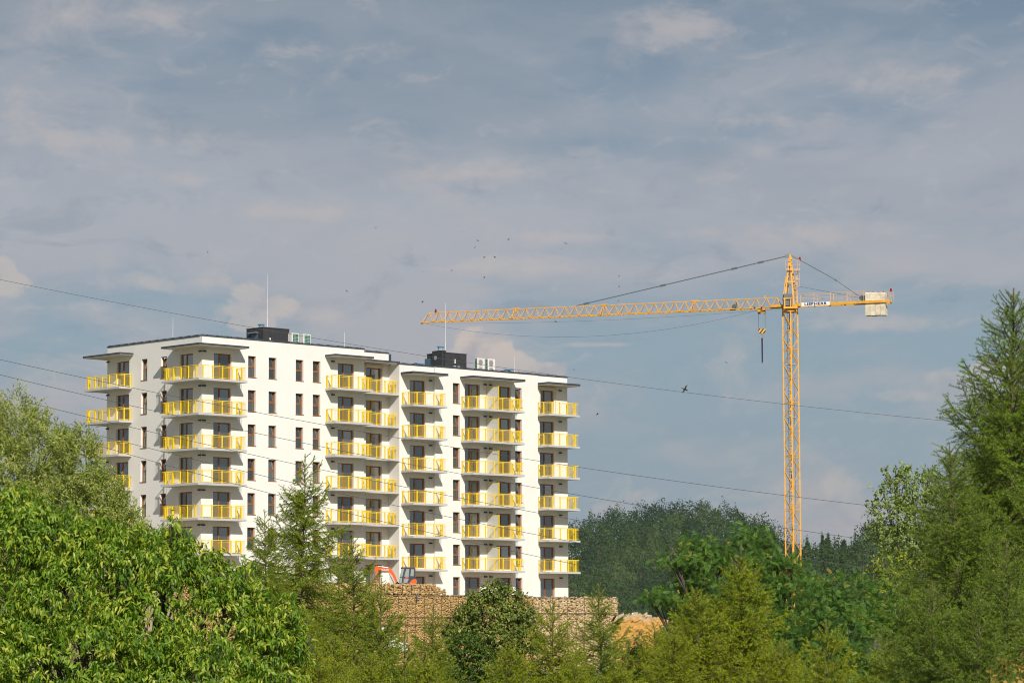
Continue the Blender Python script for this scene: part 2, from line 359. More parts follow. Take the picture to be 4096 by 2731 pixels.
# windows and doors (prototype meshes, shared by copies)
def frame_mesh(Wd, H, bars, y=.2):
    m = MB(); t_ = .06
    m.box(0, t_, y, y+.07, 0, H); m.box(Wd-t_, Wd, y, y+.07, 0, H); m.box(t_, Wd-t_, y, y+.07, 0, t_); m.box(t_, Wd-t_, y, y+.07, H-t_, H)
    for (x0, x1, z0, z1) in bars: m.box(x0, x1, y-.012, y+.068, z0, z1)
    return m
ZT = WH*.485
wf = frame_mesh(WW, WH, [(.06, WW-.06, ZT-.05, ZT+.06)]); wf_me = wf.mesh('window', WOOD)
wp_me = MB().box(.06, WW-.06, .235, .25, .06, ZT-.05).mesh('pane', GLASS)
# tilted upper sash: hinged at its foot, its head leans into the room
sm = MB(); h_ = WH-.075-(ZT+.07)-.01; w0, w1 = .065, WW-.065
tl = math.radians(9)
def tp(x, y, z): return (x, .24+y*math.cos(tl)+z*math.sin(tl), ZT+.075+z*math.cos(tl)-y*math.sin(tl))
def tbox(m, x0, x1, y0, y1, z0, z1):
    m.add([tp(x, y, z) for z in (z0, z1) for (x, y) in ((x0, y0), (x1, y0), (x1, y1), (x0, y1))], [(0, 3, 2, 1), (4, 5, 6, 7), (0, 1, 5, 4), (1, 2, 6, 5), (2, 3, 7, 6), (3, 0, 4, 7)])
for q in ((w0, w0+.05, 0, h_), (w1-.05, w1, 0, h_), (w0+.05, w1-.05, 0, .05), (w0+.05, w1-.05, h_-.05, h_)): tbox(sm, q[0], q[1], -.03, .04, q[2], q[3])
sash_me = sm.mesh('sash', WOOD)
sp = MB(); tbox(sp, w0+.05, w1-.05, 0, .012, .05, h_-.05); spane_me = sp.mesh('sash_pane', GLASS)
sill_me = MB().box(-.03, WW+.05, -.06, .2, -.035, .0).mesh('sill', WOOD)
cur_me = MB().add([(.1, .42, .1), (.34, .42, .1), (.16, .42, .75), (.1, .42, .8)], [(0, 1, 2, 3)]).mesh('curtain', CURT)
MX = DW*.40
df_me = frame_mesh(DW, DH, [(MX-.05, MX+.05, .06, DH-.06)]).mesh('balcony_door', WOOD)
dpane1 = MB().box(.06, MX-.05, .235, .25, .06, DH-.06).mesh('pane', GLASS)
dpane2 = MB().box(MX+.05, DW-.06, .235, .25, .06, DH-.06).mesh('pane', GLASS)
# inner sash of the right leaf: a slim second frame
ds = MB()
for q in ((MX+.05, MX+.09, .06, DH-.06), (DW-.16, DW-.06, .06, DH-.06), (MX+.09, DW-.16, .06, .12), (MX+.09, DW-.16, DH-.11, DH-.06)): ds.box(q[0], q[1], .212, .232, q[2], q[3])
dsash = ds.mesh('sash', WOOD)
def window(s, z, side=0, v=0):
    loc = (s, v, z) if not side else (0, s, z); rz = 0 if not side else -math.pi/2
    o = put('window', wf_me, bld, loc, rz); put('pane', wp_me, o); put('sash', sash_me, o); put('sash_pane', spane_me, o); put('sill', sill_me, o); return o
def door(s, z, side=0, v=0):
    loc = (s, v, z) if not side else (0, s, z); rz = 0 if not side else -math.pi/2
    o = put('balcony_door', df_me, bld, loc, rz); put('pane', dpane1, o); put('pane', dpane2, o); put('sash', dsash, o); return o
lamp_me = MB().box(-.17, .17, -.12, 0, -.06, .06).box(-.13, .13, -.135, -.12, -.045, .045).mesh('wall_lamp', LAMPB)
for z in floorsA:
    for d in rA_door: door(d, z+DZ)
    door(c5_door[0], z+DZ, v=1.47)
    for x in rA_win: window(x, z+WZ)
    for v in lA_door: door(v, z+DZ, 1)
    for v in lA_win: window(v, z+WZ, 1)
    zl = z+2.43; put('wall_lamp', lamp_me, bld, (.2, 0, zl)); put('wall_lamp', lamp_me, bld, (0, .2, zl), -math.pi/2)
    put('wall_lamp', lamp_me, bld, (0, 13.52, zl), -math.pi/2); put('wall_lamp', lamp_me, bld, (14.45, 0, zl))
for z in floorsB:
    door(B1_door[0], z+DZ); door(B3_door[0], z+DZ)
    for d in B2_door: door(d, z+DZ, v=-.24)
    for x in B2_win+B2_wins: window(x, z+WZ, v=-.24)
    for (x, v) in ((26.02, 0), (32.59, -.24), (33.25, -.24), (42.5, 0)): put('wall_lamp', lamp_me, bld, (x, v, z+2.40))
# roller-shutter boxes over two of the top doors
for (s, v, z) in ((19.42, 1.47, floorsA[6]), (39.80, 0, floorsB[6])):
    m = MB(); m.box(s, s+2.17, v-.2, v, z+DZ+DH+.06, z+DZ+DH+.30); m.box(s+.02, s+2.15, v-.23, v-.2, z+DZ+DH+.06, z+DZ+DH+.2)
    m.box(s+.04, s+.12, v-.05, v-.002, z+.1, z+DZ+DH+.06); m.box(s+2.05, s+2.13, v-.05, v-.002, z+.1, z+DZ+DH+.06)
    m.build('roller_shutter_box', SHUT, bld)

# railings and balconies
def railing(path, first=.42, step=1.06):
    """path: points (u, v) of the rail line; z=0 at the slab top"""
    m = MB()
    for i in range(len(path)-1):
        p, q = Vector((*path[i], 0)), Vector((*path[i+1], 0)); d = q-p; L = d.length; d /= L; n = Vector((-d.y, d.x, 0))
        Z = lambda s, z: p+d*s+Vector((0, 0, z))
        m.bar(Z(-.02, 1.10), Z(L+.02, 1.10), .065, .045); m.bar(Z(0, .985), Z(L, .985), .022, .025); m.bar(Z(0, .10), Z(L, .10), .022, .025)
        k = max(1, round(L/.105))
        for j in range(k+1): m.obox(Z(L*j/k, .54), d*.0048, n*.0048, (0, 0, .44))
        sh = L < 2.4
        ps = [.12, L/2+.1] if (sh and i == 0) else [L-.12, L/2-.1] if (sh and i == len(path)-2) else []
        if not ps:
            k = max(1, round((L-2*first)/step)); ps = [first+(L-2*first)*j/k for j in range(k+1)]
        for s_ in ps:
            m.obox(Z(s_, .535), d*.037, n*.045, (0, 0, .55)); m.obox(Z(s_, .012), d*.07, n*.07, (0, 0, .012))
    return m
TH = .18
def balcony(poly, path, z, screen=None, me_cache={}):
    key = tuple(poly)
    if key not in me_cache:
        me_cache[key] = (MB().prism(poly, -TH, 0).mesh('balcony', CONC), railing(path).mesh('railing', YEL))
    a, b_ = me_cache[key]; o = put('balcony', a, bld, (0, 0, z)); put('railing', b_, o)
    if screen:
        if 'scr' not in me_cache:
            u, v0, v1 = screen
            f = MB(); f.bar((u, v0, 0), (u, v0, 2.16), .075); f.bar((u, v1, 0), (u, v1, 2.16), .05); f.bar((u, v0, 2.13), (u, v1, 2.13), .055); f.bar((u, v0, .06), (u, v1, .06), .05)
            me_cache['scr'] = (f.mesh('screen_frame', YEL), MB().box(u-.012, u+.012, v0+.04, v1-.03, .09, 2.1).mesh('privacy_screen', SCREEN))
        put('privacy_screen', me_cache['scr'][1], o); put('screen_frame', me_cache['scr'][0], o)
dA, dB = 1.41, 1.69
def simple(u0, u1, v, d): return [(u0, v), (u0, v-d), (u1, v-d), (u1, v)], [(u0+.1, v-.03), (u0+.1, v-d+.1), (u1-.12, v-d+.1), (u1-.12, v-.03)]
g = .002                                        # slabs butt against the wall
cornP = [(-dA, -dA), (3.80, -dA), (3.80, -g), (-g, -g), (-g, 3.82), (-dA, 3.82)]
cornR = [(-.03, 3.70), (-dA+.1, 3.70), (-dA+.1, -dA+.1), (3.68, -dA+.1), (3.68, -.03)]
farP = [(-dA, 9.95), (-g, 9.95), (-g, DEP+g), (2.6, DEP+g), (2.6, 15.22), (-dA, 15.22)]
farR = [(-.03, 10.07), (-dA+.1, 10.07), (-dA+.1, 15.1), (2.5, 15.1), (2.5, DEP+.03)]
c4P, c4R = simple(13.60, 17.96, -g, dA); b1P, b1R = simple(22.48, 26.60, -g, dB); b2P, b2R = simple(29.55, 36.04, -.24-g, dB); b3P, b3R = simple(39.40, 43.47, -g, dB)
c5P = [(18.135, 0.0), (22.285, 0.0), (22.285, 1.468), (18.135, 1.468)]
c5R = [(18.25, 1.3), (18.25, .1), (22.1, .1), (22.1, 1.3)]
for k in range(1, 7):
    z = floorsA[k]; balcony(cornP, cornR, z); balcony(farP, farR, z); balcony(c4P, c4R, z); balcony(c5P, c5R, z)
    z = floorsB[k]; balcony(b1P, b1R, z); balcony(b2P, b2R, z, (32.80, -1.86, -.28)); balcony(b3P, b3R, z)
def canopy(poly, zb, th):
    o = MB().prism(poly, zb, zb+th).build('canopy', SOFFIT, bld)
    cx = sum(p[0] for p in poly)/len(poly); cy = sum(p[1] for p in poly)/len(poly)
    MB().prism(poly, zb-.014, zb-.003).build('soffit', CREAM, o)
def wid(P, e=.04): return [(x-e if x < min(a for a, _ in P)+.01 else x+e if x > max(a for a, _ in P)-.01 else x, y) for x, y in P]
canopy([(-dA-.03, -dA-.03), (3.96, -dA-.03), (3.96, -g), (-g, -g), (-g, 3.90), (-dA-.03, 3.90)], 24.80, .17)
canopy([(-dA-.03, 9.82), (-g, 9.82), (-g, DEP+g), (2.7, DEP+g), (2.7, 15.40), (-dA-.03, 15.40)], 24.80, .17)
canopy([(13.57, -g), (13.57, -dA-.03), (18.05, -dA-.03), (18.05, -g)], 24.80, .17)
canopy([(18.135, -.04), (22.34, -.04), (22.34, -.004), (22.285, -.004), (22.285, 1.468), (18.135, 1.468)], 24.74, .17)
canopy([(22.44, -g), (22.44, -dB-.03), (26.70, -dB-.03), (26.70, -g)], 23.75, .21)
canopy([(29.48, -.242), (29.48, -dB-.27), (36.14, -dB-.27), (36.14, -.242)], 23.75, .21)
canopy([(39.385, -g), (39.385, -dB-.03), (43.56, -dB-.03), (43.56, -g)], 23.75, .21)

# roof-top housings
def housing(u0, u1, v0, v1, z0, z1, door_on=None):
    o = MB().box(u0, u1, v0, v1, z0, z1-.06).build('roof_housing', BRICKD, bld)
    MB().box(u0-.04, u1+.04, v0-.04, v1+.04, z1-.057, z1).build('housing_coping', SOFFIT, o)
    return o
def on_v(px, py, v):
    d = ray(px, py); t_ = (O+V*v).dot(V)/d.dot(V); X = d*t_-O; return X.dot(U), X.z
def on_u(px, py, u):
    d = ray(px, py); t_ = (O+U*u).dot(U)/d.dot(U); X = d*t_-O; return X.dot(V), X.z
hv = 6.0; hu0, hz = on_v(1052.8, 1306.8, hv); hu1, _ = on_v(1157, 1315.4, hv); hv1, _ = on_u(986, 1315.4, hu0)
h = housing(hu0, hu1, hv, hv1, TA-.4, hz)
m = MB(); m.box(hu0-.03, hu0-.002, hv+(hv1-hv)*.32, hv+(hv1-hv)*.72, TA-.3, hz-.55); m.build('roof_door', BLUEG, h)
MB().box(hu0-.35, hu0-.003, hv+(hv1-hv)*.28, hv+(hv1-hv)*.76, hz-.5, hz-.44).build('door_hood', STEEL, h)
MB().box(hu0+.68, hu0+.80, hv-.10, hv-.003, hz-1.35, hz-.95).build('wall_box', ACW, h)
MB().cyl((hu0+.25, hv+.6, hz), (hu0+.25, hv+.6, hz+.2), .22).build('vent_pipe', STEEL, h); MB().cyl((hu0+.25, hv+.6, hz+.2), (hu0+.25, hv+.6, hz+.3), .34, .3).build('vent_cap', BLUECAP, h)
hb = 5.5; bu0, bz = on_v(1779, 1408, hb); bu1, _ = on_v(1866, 1416, hb); bv1, _ = on_u(1708, 1417.5, bu0)
h = housing(bu0, bu1, hb, bv1, TB-.4, bz)
MB().box(bu0-.25, bu0+.30, hb+.15, hb+1.5, bz-.02, bz+.18).box(bu0-.25, bu0-.003, hb+.15, hb+1.5, TB-.3, bz-.02).build('chimney_block', BRICKD, h)
MB().box(bu0-.03, bu0-.002, hb+1.6, hb+2.8, TB-.3, bz-.45).build('roof_door', BLUEG, h)
MB().box(bu0+1.2, bu0+1.3, hb-.10, hb-.003, bz-1.0, bz-.6).build('wall_box', ACW, h)
MB().cyl((bu0+.1, hb+.7, bz+.18), (bu0+.1, hb+.7, bz+.5), .26).build('vent_pipe', STEEL, h); MB().cyl((bu0+.1, hb+.7, bz+.5), (bu0+.1, hb+.7, bz+.6), .36, .32).build('vent_cap', BLUECAP, h)
m = MB(); m.cyl((bu0-.27, hb+1.0, bz-.5), (bu0-.30, hb+1.0, bz-.5), .2, .2, 14); m.build('coiled_cable', STEEL, h)
# small roof vents and blue caps
for (px, py, v, blue) in ((1663, 1450, 3, 0), (1677, 1457, 3, 1), (1819, 1466, 2.5, 0), (1834, 1468, 2.5, 0), (2036, 1481, 5, 1), (2024, 1487, 5, 1), (2102, 1494, 4, 1)):
    u, z = on_v(px, py, v)
    if blue: MB().cyl((u, v, TB-.4), (u, v, z), .10).box(u-.5, u+.5, v-.25, v+.25, z, z+.07).build('roof_vent', BLUECAP, bld)
    else: MB().cyl((u, v, TB-.4), (u, v, z), .09).cyl((u, v, z), (u, v, z+.08), .17, .12).build('roof_vent', STEEL, bld)
# lightning rods
for (px, top, bot, v) in ((1071, 1095, 1306, 7), (692, 1270, 1362, 6), (1378, 1328, 1392, 6), (1782, 1212, 1398, 6.2), (2057, 1425, 1488, 6)):
    u, z1 = on_v(px, top, v); _, z0 = on_v(px, bot, v)
    m = MB(); m.cyl((u, v, min(z0, TB)-.3), (u, v, z0+(z1-z0)*.15), .035, .03, 6); m.cyl((u, v, z0+(z1-z0)*.15), (u, v, z1), .022, .012, 6); m.build('lightning_rod', mat('rod_white', (.75, .75, .76), .4), bld)

# air-conditioning units on the roof
ACG = bpy.data.materials.new('coil_grid'); ACG.use_nodes = True; t = NT(ACG.node_tree)
br = t.new('ShaderNodeTexBrick', offset=0, squash=1); t.l.new(t.new('ShaderNodeTexCoord').outputs['UV'], br.inputs[0])
br.inputs['Color1'].default_value = (.01, .09, .06, 1); br.inputs['Color2'].default_value = (.015, .12, .07, 1); br.inputs['Mortar'].default_value = (.45, .6, .5, 1)
for k_, x in (('Scale', 1), ('Mortar Size', .012), ('Brick Width', .16), ('Row Height', .13)): br.inputs[k_].default_value = x
t.l.new(br.outputs[0], t.n['Principled BSDF'].inputs['Base Color'])
def coil(a, b_, c, d):
    me = bpy.data.meshes.new('coil_panel'); me.from_pydata([a, b_, c, d], [], [(0, 1, 2, 3)]); uv = me.uv_layers.new()
    wdt = (Vector(b_)-Vector(a)).length; hgt = (Vector(d)-Vector(a)).length
    for i, q in enumerate(((0, 0), (wdt, 0), (wdt, hgt), (0, hgt))): uv.data[i].uv = q
    me.materials.append(ACG); return me
def ac_unit(u, v, z, fans, label, wx=.98, dy=.42, H=1.62):
    o = empty('air_conditioner', W(u, v, z), math.pi/2-YAW, label=label, cat='air conditioner', group='air conditioners on the roof')
    MB().box(0, wx, 0, dy, .1, H).box(.1, .2, .05, dy-.05, 0, .1).box(wx-.2, wx-.1, .05, dy-.05, 0, .1).build('casing', ACW, o)
    if fans:
        for zc in (H*.27+.06, H*.72+.04):
            m = MB(); m.box(.16, wx-.28, -.014, -.002, zc-.33, zc+.33); m.build('fan_surround', mat('ac_beige', (.52, .49, .45), .6), o)
            MB().cyl((.43, -.03, zc), (.43, -.016, zc), .26, .26, 20).build('fan_grille', ACGRILL, o)
        c_ = obj('coil_panel', coil((-.004, dy-.04, .15), (-.004, .04, .15), (-.004, .04, H-.08), (-.004, dy-.04, H-.08)), o)
    else:
        obj('coil_panel', coil((.14, -.004, .15), (wx-.06, -.004, .15), (wx-.06, -.004, H-.08), (.14, -.004, H-.08)), o)
for (px, py, fan, v, lab) in ((1166.5, 1331, 0, 4.2, 'white unit with a green coil panel, beside the dark housing on the higher roof'), (1213, 1335, 0, 4.2, 'white unit with a green coil panel, right one of the pair on the higher roof'),
                         (1909, 1431, 1, 4.0, 'white unit with two round fans, left of the pair on the lower roof'), (1951, 1434, 1, 4.0, 'white unit with two round fans, right of the pair on the lower roof')):
    u, z = on_v(px, py, v); ac_unit(u, v, z-1.62, fan, lab, wx=.95 if fan else .85, dy=.36 if fan else .5)

# ================================================================== GROUND
def rubble(name, c0, c1, sc):
    m = bpy.data.materials.new(name); m.use_nodes = True; t = NT(m.node_tree); b = t.n['Principled BSDF']; b.inputs['Roughness'].default_value = .95
    co = t.new('ShaderNodeTexCoord').outputs['Object']; t.l.new(t.ramp(t.noise(co, sc, 6, .65), [(.3, c0), (.7, c1)]), b.inputs['Base Color'])
    bn = t.new('ShaderNodeBump'); bn.inputs['Strength'].default_value = .8; bn.inputs['Distance'].default_value = .1
    t.l.new(t.noise(co, sc*5, 4, .6), bn.inputs['Height']); t.l.new(bn.outputs[0], b.inputs['Normal']); return m
SK = [(2270, 2095), (2316, 2090), (2342, 2081), (2386, 2055), (2456, 2036), (2525, 2050), (2612, 2022), (2717, 2018), (2786, 2010), (2873, 2020), (2943, 2052), (3030, 2072), (3082, 2098), (3130, 2168), (3222, 2200), (3300, 2180), (3380, 2185), (3440, 2150), (3500, 2090), (3600, 2080), (3800, 2110), (4100, 2160), (4600, 2250)]
SKX = np.array([a for a, _ in SK]); SKY_ = np.array([b_ for _, b_ in SK])
YR = 1300.
def ridge(x, y):
    px = 2048+FPX*x/np.maximum(y, 1)
    zs = (2568-np.interp(px, SKX, SKY_, left=2330, right=2400))/FPX*YR-13
    return np.maximum(zs, 5)*np.clip((px-1500)/700, 0, 1)
def gz(x, y):
    x = np.asarray(x, float); y = np.asarray(y, float)
    s = lambda a, b_: (lambda q: q*q*(3-2*q))(np.clip((y-a)/(b_-a), 0, 1))
    z = -7+4.2*s(90, 225)+s(400, 1000)*2
    return z+ridge(x, y)*s(1080, 1330)
ys = np.concatenate([np.linspace(-60, 400, 60), np.linspace(420, 1000, 16), np.linspace(1020, 1700, 50), np.linspace(1800, 8000, 8)])
xs = np.concatenate([np.linspace(-4000, -320, 10), np.linspace(-300, 500, 100), np.linspace(540, 4000, 10)])
X, Y = np.meshgrid(xs, ys); Z = gz(X, Y); nx, ny = len(xs), len(ys)
vv = np.stack([X.ravel(), Y.ravel(), Z.ravel()], 1); i = np.arange(nx*ny).reshape(ny, nx)
ff = np.stack([i[:-1, :-1].ravel(), i[:-1, 1:].ravel(), i[1:, 1:].ravel(), i[1:, :-1].ravel()], 1)
gm = bpy.data.materials.new('grassy_ground'); gm.use_nodes = True; t = NT(gm.node_tree)
co = t.new('ShaderNodeTexCoord').outputs['Object']; t.l.new(t.ramp(t.noise(co, .05, 8, .6), [(.35, (.05, .08, .02, 1)), (.55, (.12, .12, .05, 1)), (.7, (.25, .19, .10, 1))]), t.n['Principled BSDF'].inputs['Base Color'])
t.n['Principled BSDF'].inputs['Roughness'].default_value = .95
obj('ground', npmesh('ground', vv, ff, gm, smooth=True), kind='structure')
SOIL = rubble('site_soil', (.26, .19, .10, 1), (.46, .36, .22, 1), .8)
def uvprism(poly, z0, z1): m = MB(); p = [W(u, v, 0) for u, v in poly]; m.prism([(q.x, q.y) for q in p], z0, z1); return m
GV = -8.0
uvprism([(-14, GV+.75), (20.6, GV+.75), (20.6, 0.02), (20.6, 30), (-14, 30)], -3.5, 4.33).build('terrace_ground', SOIL, kind='structure')
uvprism([(20.603, GV+1.05), (41.7, GV+1.05), (46, 4), (60, 30), (20.603, 30)], -3.5, 3.62).build('building_plot_ground', SOIL, kind='structure')

# ================================================================== GABION WALLS (stones are real)
rng = np.random.default_rng(7)
phi = (1+5**.5)/2
ICO = np.array([(-1, phi, 0), (1, phi, 0), (-1, -phi, 0), (1, -phi, 0), (0, -1, phi), (0, 1, phi), (0, -1, -phi), (0, 1, -phi), (phi, 0, -1), (phi, 0, 1), (-phi, 0, -1), (-phi, 0, 1)])/1.9
ICF = np.array([(0, 11, 5), (0, 5, 1), (0, 1, 7), (0, 7, 10), (0, 10, 11), (1, 5, 9), (5, 11, 4), (11, 10, 2), (10, 7, 6), (7, 1, 8), (3, 9, 4), (3, 4, 2), (3, 2, 6), (3, 6, 8), (3, 8, 9), (4, 9, 5), (2, 4, 11), (6, 2, 10), (8, 6, 7), (9, 8, 1)])
def stone_mat(name, c):
    m = bpy.data.materials.new(name); m.use_nodes = True; t = NT(m.node_tree); b = t.n['Principled BSDF']; b.inputs['Roughness'].default_value = .9
    a = t.new('ShaderNodeAttribute', attribute_name='tint'); col = t.ramp(a.outputs['Fac'], [(0, c[0]), (.35, c[1]), (.75, c[2]), (1, c[3])])
    n = t.noise(t.new('ShaderNodeTexCoord').outputs['Object'], 6, 5, .6)
    t.l.new(t.mix(t.m('MULTIPLY', n, .3), col, t.mix(1, col, (.5, .45, .4, 1), 'MULTIPLY')), b.inputs['Base Color']); return m
STONE = stone_mat('sandstone', [(.33, .205, .085, 1), (.46, .295, .115, 1), (.54, .36, .145, 1), (.62, .45, .22, 1)])
STONE2 = stone_mat('pale_limestone', [(.42, .29, .15, 1), (.52, .38, .20, 1), (.62, .46, .26, 1), (.70, .57, .37, 1)])
WIRE = mat('gabion_wire', (.10, .10, .10), .6, metal=.5)
def gabion(u0, u1, v, rows, m, label, dep=1.0, brk=None, sw=.25, name='gabion_wall'):
    """rows: list of (z0, z1, stone size)"""
    o = empty(name, W(u0, v, rows[0][0]), math.pi/2-YAW, label=label, cat='gabion wall', group='stone gabion retaining walls')
    zb = rows[0][0]; P = []; S_ = []
    for (z0, z1, sz) in rows:
        sz *= .74; nz = max(1, round((z1-z0)/(sz*.75)))
        for j in range(nz):
            zc = z0+(z1-z0)*(j+.5)/nz; u = u0+rng.random()*sz
            while u < u1:
                a = sz*rng.uniform(.5, 1.25)
                if brk is None or zc < brk(u): P.append((u+a/2-u0, rng.normal(0, .025)+.09, min(max(zc-zb+rng.normal(0, .32*(z1-z0)/nz), z0-zb+.05), z1-zb-.02))); S_.append((a*.66, .15, (z1-z0)/nz*.72*rng.uniform(.6, 1.5)))
                u += a
        if brk is None or True:
            for _ in range(int((u1-u0)/.3)):          # the top course seen from below
                u = rng.uniform(u0, u1); 
                if brk is None or z1 < brk(u): P.append((u-u0, rng.uniform(.1, .9), z1-zb-.05)); S_.append((.16, .16, .1))
    P = np.array(P); S_ = np.array(S_); n = len(P)
    jit = 1+rng.normal(0, .2, (n, 12, 1)); V_ = ICO[None]*jit
    an = rng.normal(0, 1.0, n); ca, sa = np.cos(an)[:, None], np.sin(an)[:, None]
    x_, z_ = V_[..., 0]*ca-V_[..., 2]*sa, V_[..., 0]*sa+V_[..., 2]*ca
    V_ = np.stack([x_, V_[..., 1], z_], 2)*S_[:, None, :]+P[:, None, :]
    fcs = (ICF[None]+np.arange(n)[:, None, None]*12).reshape(-1, 3)
    obj('stone_fill', npmesh('stone_fill', V_.reshape(-1, 3), fcs, m, np.repeat(rng.random(n), 12)), o)
    c = MB(); 
    for (z0, z1, sz) in rows:
        uu = u1 if brk is None else u1-1.6
        c.box(.05, uu-u0-.05, .14, dep, z0-zb+.02, z1-zb-.06)
    c.build('rubble_core', mat('core_stone', (.38, .25, .115), .95, noise=.3, nscale=3), o)
    wm = MB(); 
    for (z0, z1, sz) in rows:
        if brk is None: wm.bar((0, -.1, z1-zb), (u1-u0, -.1, z1-zb), .035)
        k = int((u1-u0)/1.0)
        for j in range(k+1):
            uu = (u1-u0)*j/k
            if brk is None or u0+uu < u1-2: wm.bar((uu, -.1, z0-zb), (uu, -.1, z1-zb), .018)
    wm.build('wire_basket', WIRE, o)
    return o
bf = lambda u: 99 if u < 18.6 else (4.86-(u-18.6)*.28 if u < 19.6 else 4.35+.25*math.sin(u*9)-(u-19.6)*.1)
gabion(-8, 20.7, GV, [(3.88, 4.73, .28)], STONE, 'upper row of tan stone gabions in front of the excavator, broken at its right end', brk=bf)
gabion(-8, 31.0, GV-.12, [(-3.2, -1.1, .22), (-1.1, 1.25, .22), (1.25, 1.9, .2), (1.9, 3.79, .21)], STONE, 'long tan stone gabion wall below the upper row, behind the larches')
gabion(31.02, 41.85, GV-.10, [(-3.2, .2, .26), (.2, 2.3, .26), (2.3, 3.72, .32)], STONE2, 'pale large stone gabion wall under the right end of the building')
MB().bar(W(21.0-4, GV-.3, 0)+Vector((0, 0, 3.86)), W(17.08, GV-.3, 3.2), .12, .05).build('blue_strap', mat('blue_strap', (.03, .10, .25), .6), label='short blue strap hanging on the gabion wall', cat='strap')
# white concrete blocks and a slab below the wall
CB = mat('pale_concrete', (.66, .65, .62), .85, noise=.1, nscale=2)
def block(px, py, wpx, hpx, Y, label, name='concrete_block'):
    a = at(px, py, Y); s = Y/FPX; w_, h_ = wpx*s, hpx*s
    m = MB(); m.box(0, w_, 0, .8, .08*h_, h_); m.box(.04*w_, .96*w_, .05, .75, 0, .08*h_); m.box(.15*w_, .3*w_, .25, .5, h_, h_+.07)
    o = m.build(name, CB, org=(0, 0, 0), label=label, cat='concrete block', group='concrete blocks below the gabion wall'); o.location = a-Vector((0, 0, h_)); o.rotation_euler = (0, 0, .15)
block(1545, 2540, 44, 50, 222, 'white square concrete block standing upright below the gabion wall'); block(1592, 2570, 40, 34, 223, 'lower white concrete block to the right of the tall one')
block(1475, 2506, 102, 15, 224, 'long flat white concrete slab left of and above the blocks')

# orange cut bank right of the wall
def bank(px0, px1, ytop, ybot, Y0, Y1, m, name, amp):
    n, k = 110, 50; r = np.random.default_rng(11); uu = np.linspace(0, 1, n); tt = np.linspace(0, 1, k)
    nz = sum(np.sin(np.outer(uu, np.ones(k))*a*20+b_*6+np.outer(np.ones(n), tt)*c*14)/a for a, b_, c in r.uniform(.6, 4, (14, 3)))*.12+r.normal(0, .16, (n, k))
    vs = []
    for i_, u_ in enumerate(uu):
        px = px0+(px1-px0)*u_; top = np.interp(px, *ytop)
        for j, t_ in enumerate(tt):
            Yc = Y0+(Y1-Y0)*t_**1.3; p = at(px, ybot+(top-ybot)*t_, Yc); vs.append((p.x+nz[i_, j]*amp*.5, p.y+nz[i_, j]*amp, p.z+nz[i_, j]*amp*.6))
    for i_ in range(n): x, y, z = vs[i_*k+k-1]; vs.append((x, y+9, z-.4))
    id_ = np.arange(n*k).reshape(n, k); f = np.stack([id_[:-1, :-1].ravel(), id_[1:, :-1].ravel(), id_[1:, 1:].ravel(), id_[:-1, 1:].ravel()], 1)
    e = np.arange(n*k, n*k+n); f2 = np.stack([id_[:-1, -1], id_[1:, -1], e[1:], e[:-1]], 1)
    obj(name, npmesh(name, np.array(vs), np.concatenate([f, f2]), m), kind='structure')
om = bpy.data.materials.new('orange_marl'); om.use_nodes = True; t = NT(om.node_tree); b = t.n['Principled BSDF']; b.inputs['Roughness'].default_value = .95
co = t.new('ShaderNodeTexCoord').outputs['Object']; sx = t.new('ShaderNodeSeparateXYZ'); t.l.new(co, sx.inputs[0])
hm = t.step(t.m('ADD', sx.outputs[2], t.m('MULTIPLY', t.noise(co, .9, 3), 1.2)), 2.0, 2.5)
orc = t.ramp(t.noise(co, 2.2, 6, .7), [(.3, (.38, .17, .03, 1)), (.6, (.62, .33, .07, 1)), (.8, (.70, .45, .15, 1))])
plc = t.ramp(t.noise(co, 3.5, 6, .7), [(.3, (.35, .24, .12, 1)), (.7, (.66, .52, .34, 1))])
t.l.new(t.mix(hm, orc, plc), b.inputs['Base Color'])
bank(2460, 2960, ([2460, 2490, 2560, 2620, 2700, 2800, 2960], [2460, 2452, 2446, 2470, 2505, 2520, 2540]), 2700, 238, 250, om, 'earth_bank', 1.1)

exec_parts = []
#@@NEXT@@
# ================================================================== TOWER CRANE
CY = 305.
CRY = mat('crane_yellow', (.74, .37, .045), .5, noise=.2, nscale=2.5)
CRP = mat('faded_crane_yellow', (.72, .40, .16), .6, noise=.15, nscale=2)
CST = mat('crane_steel', (.16, .19, .20), .45, metal=.5); ROPE = mat('steel_rope', (.05, .05, .055), .5)
GREYC = mat('grey_cabinet', (.13, .145, .145), .55); REDL = bpy.data.materials.new('red_lens'); REDL.use_nodes = True
b = REDL.node_tree.nodes['Principled BSDF']; b.inputs['Base Color'].default_value = (.35, .004, .01, 1); b.inputs['Roughness'].default_value = .15
ppm = FPX/CY
mt = at(3160.5, 1267, CY); mcx, mcy = mt.x, mt.y
CB0 = Vector((mcx, mcy, -2.6))
crane = empty('tower_crane', CB0, label='yellow lattice tower crane with a long jib and white counterweights', cat='crane')
def cb(m, name, mt_, parent=None, smooth=False, **k): return m.build(name, mt_, parent or crane, org=CB0, smooth=smooth, **k)
hw = 30.0/ppm                             # half diagonal between opposite chords
cang = [math.radians(a) for a in (-92, -2, 88, 178)]
ch = [Vector((mcx+hw*math.cos(a), mcy+hw*math.sin(a), 0)) for a in cang]
ztop = at(3160, 1250, CY).z; zr = [at(3163, y, CY).z for y in (1405, 2044)]
seclen = (zr[0]-zr[1])/3
rings = [zr[0]+seclen*.0]; z = zr[0]
while z > -2.6+seclen*.5: z -= seclen; rings.append(z)
rings = [ztop]+rings
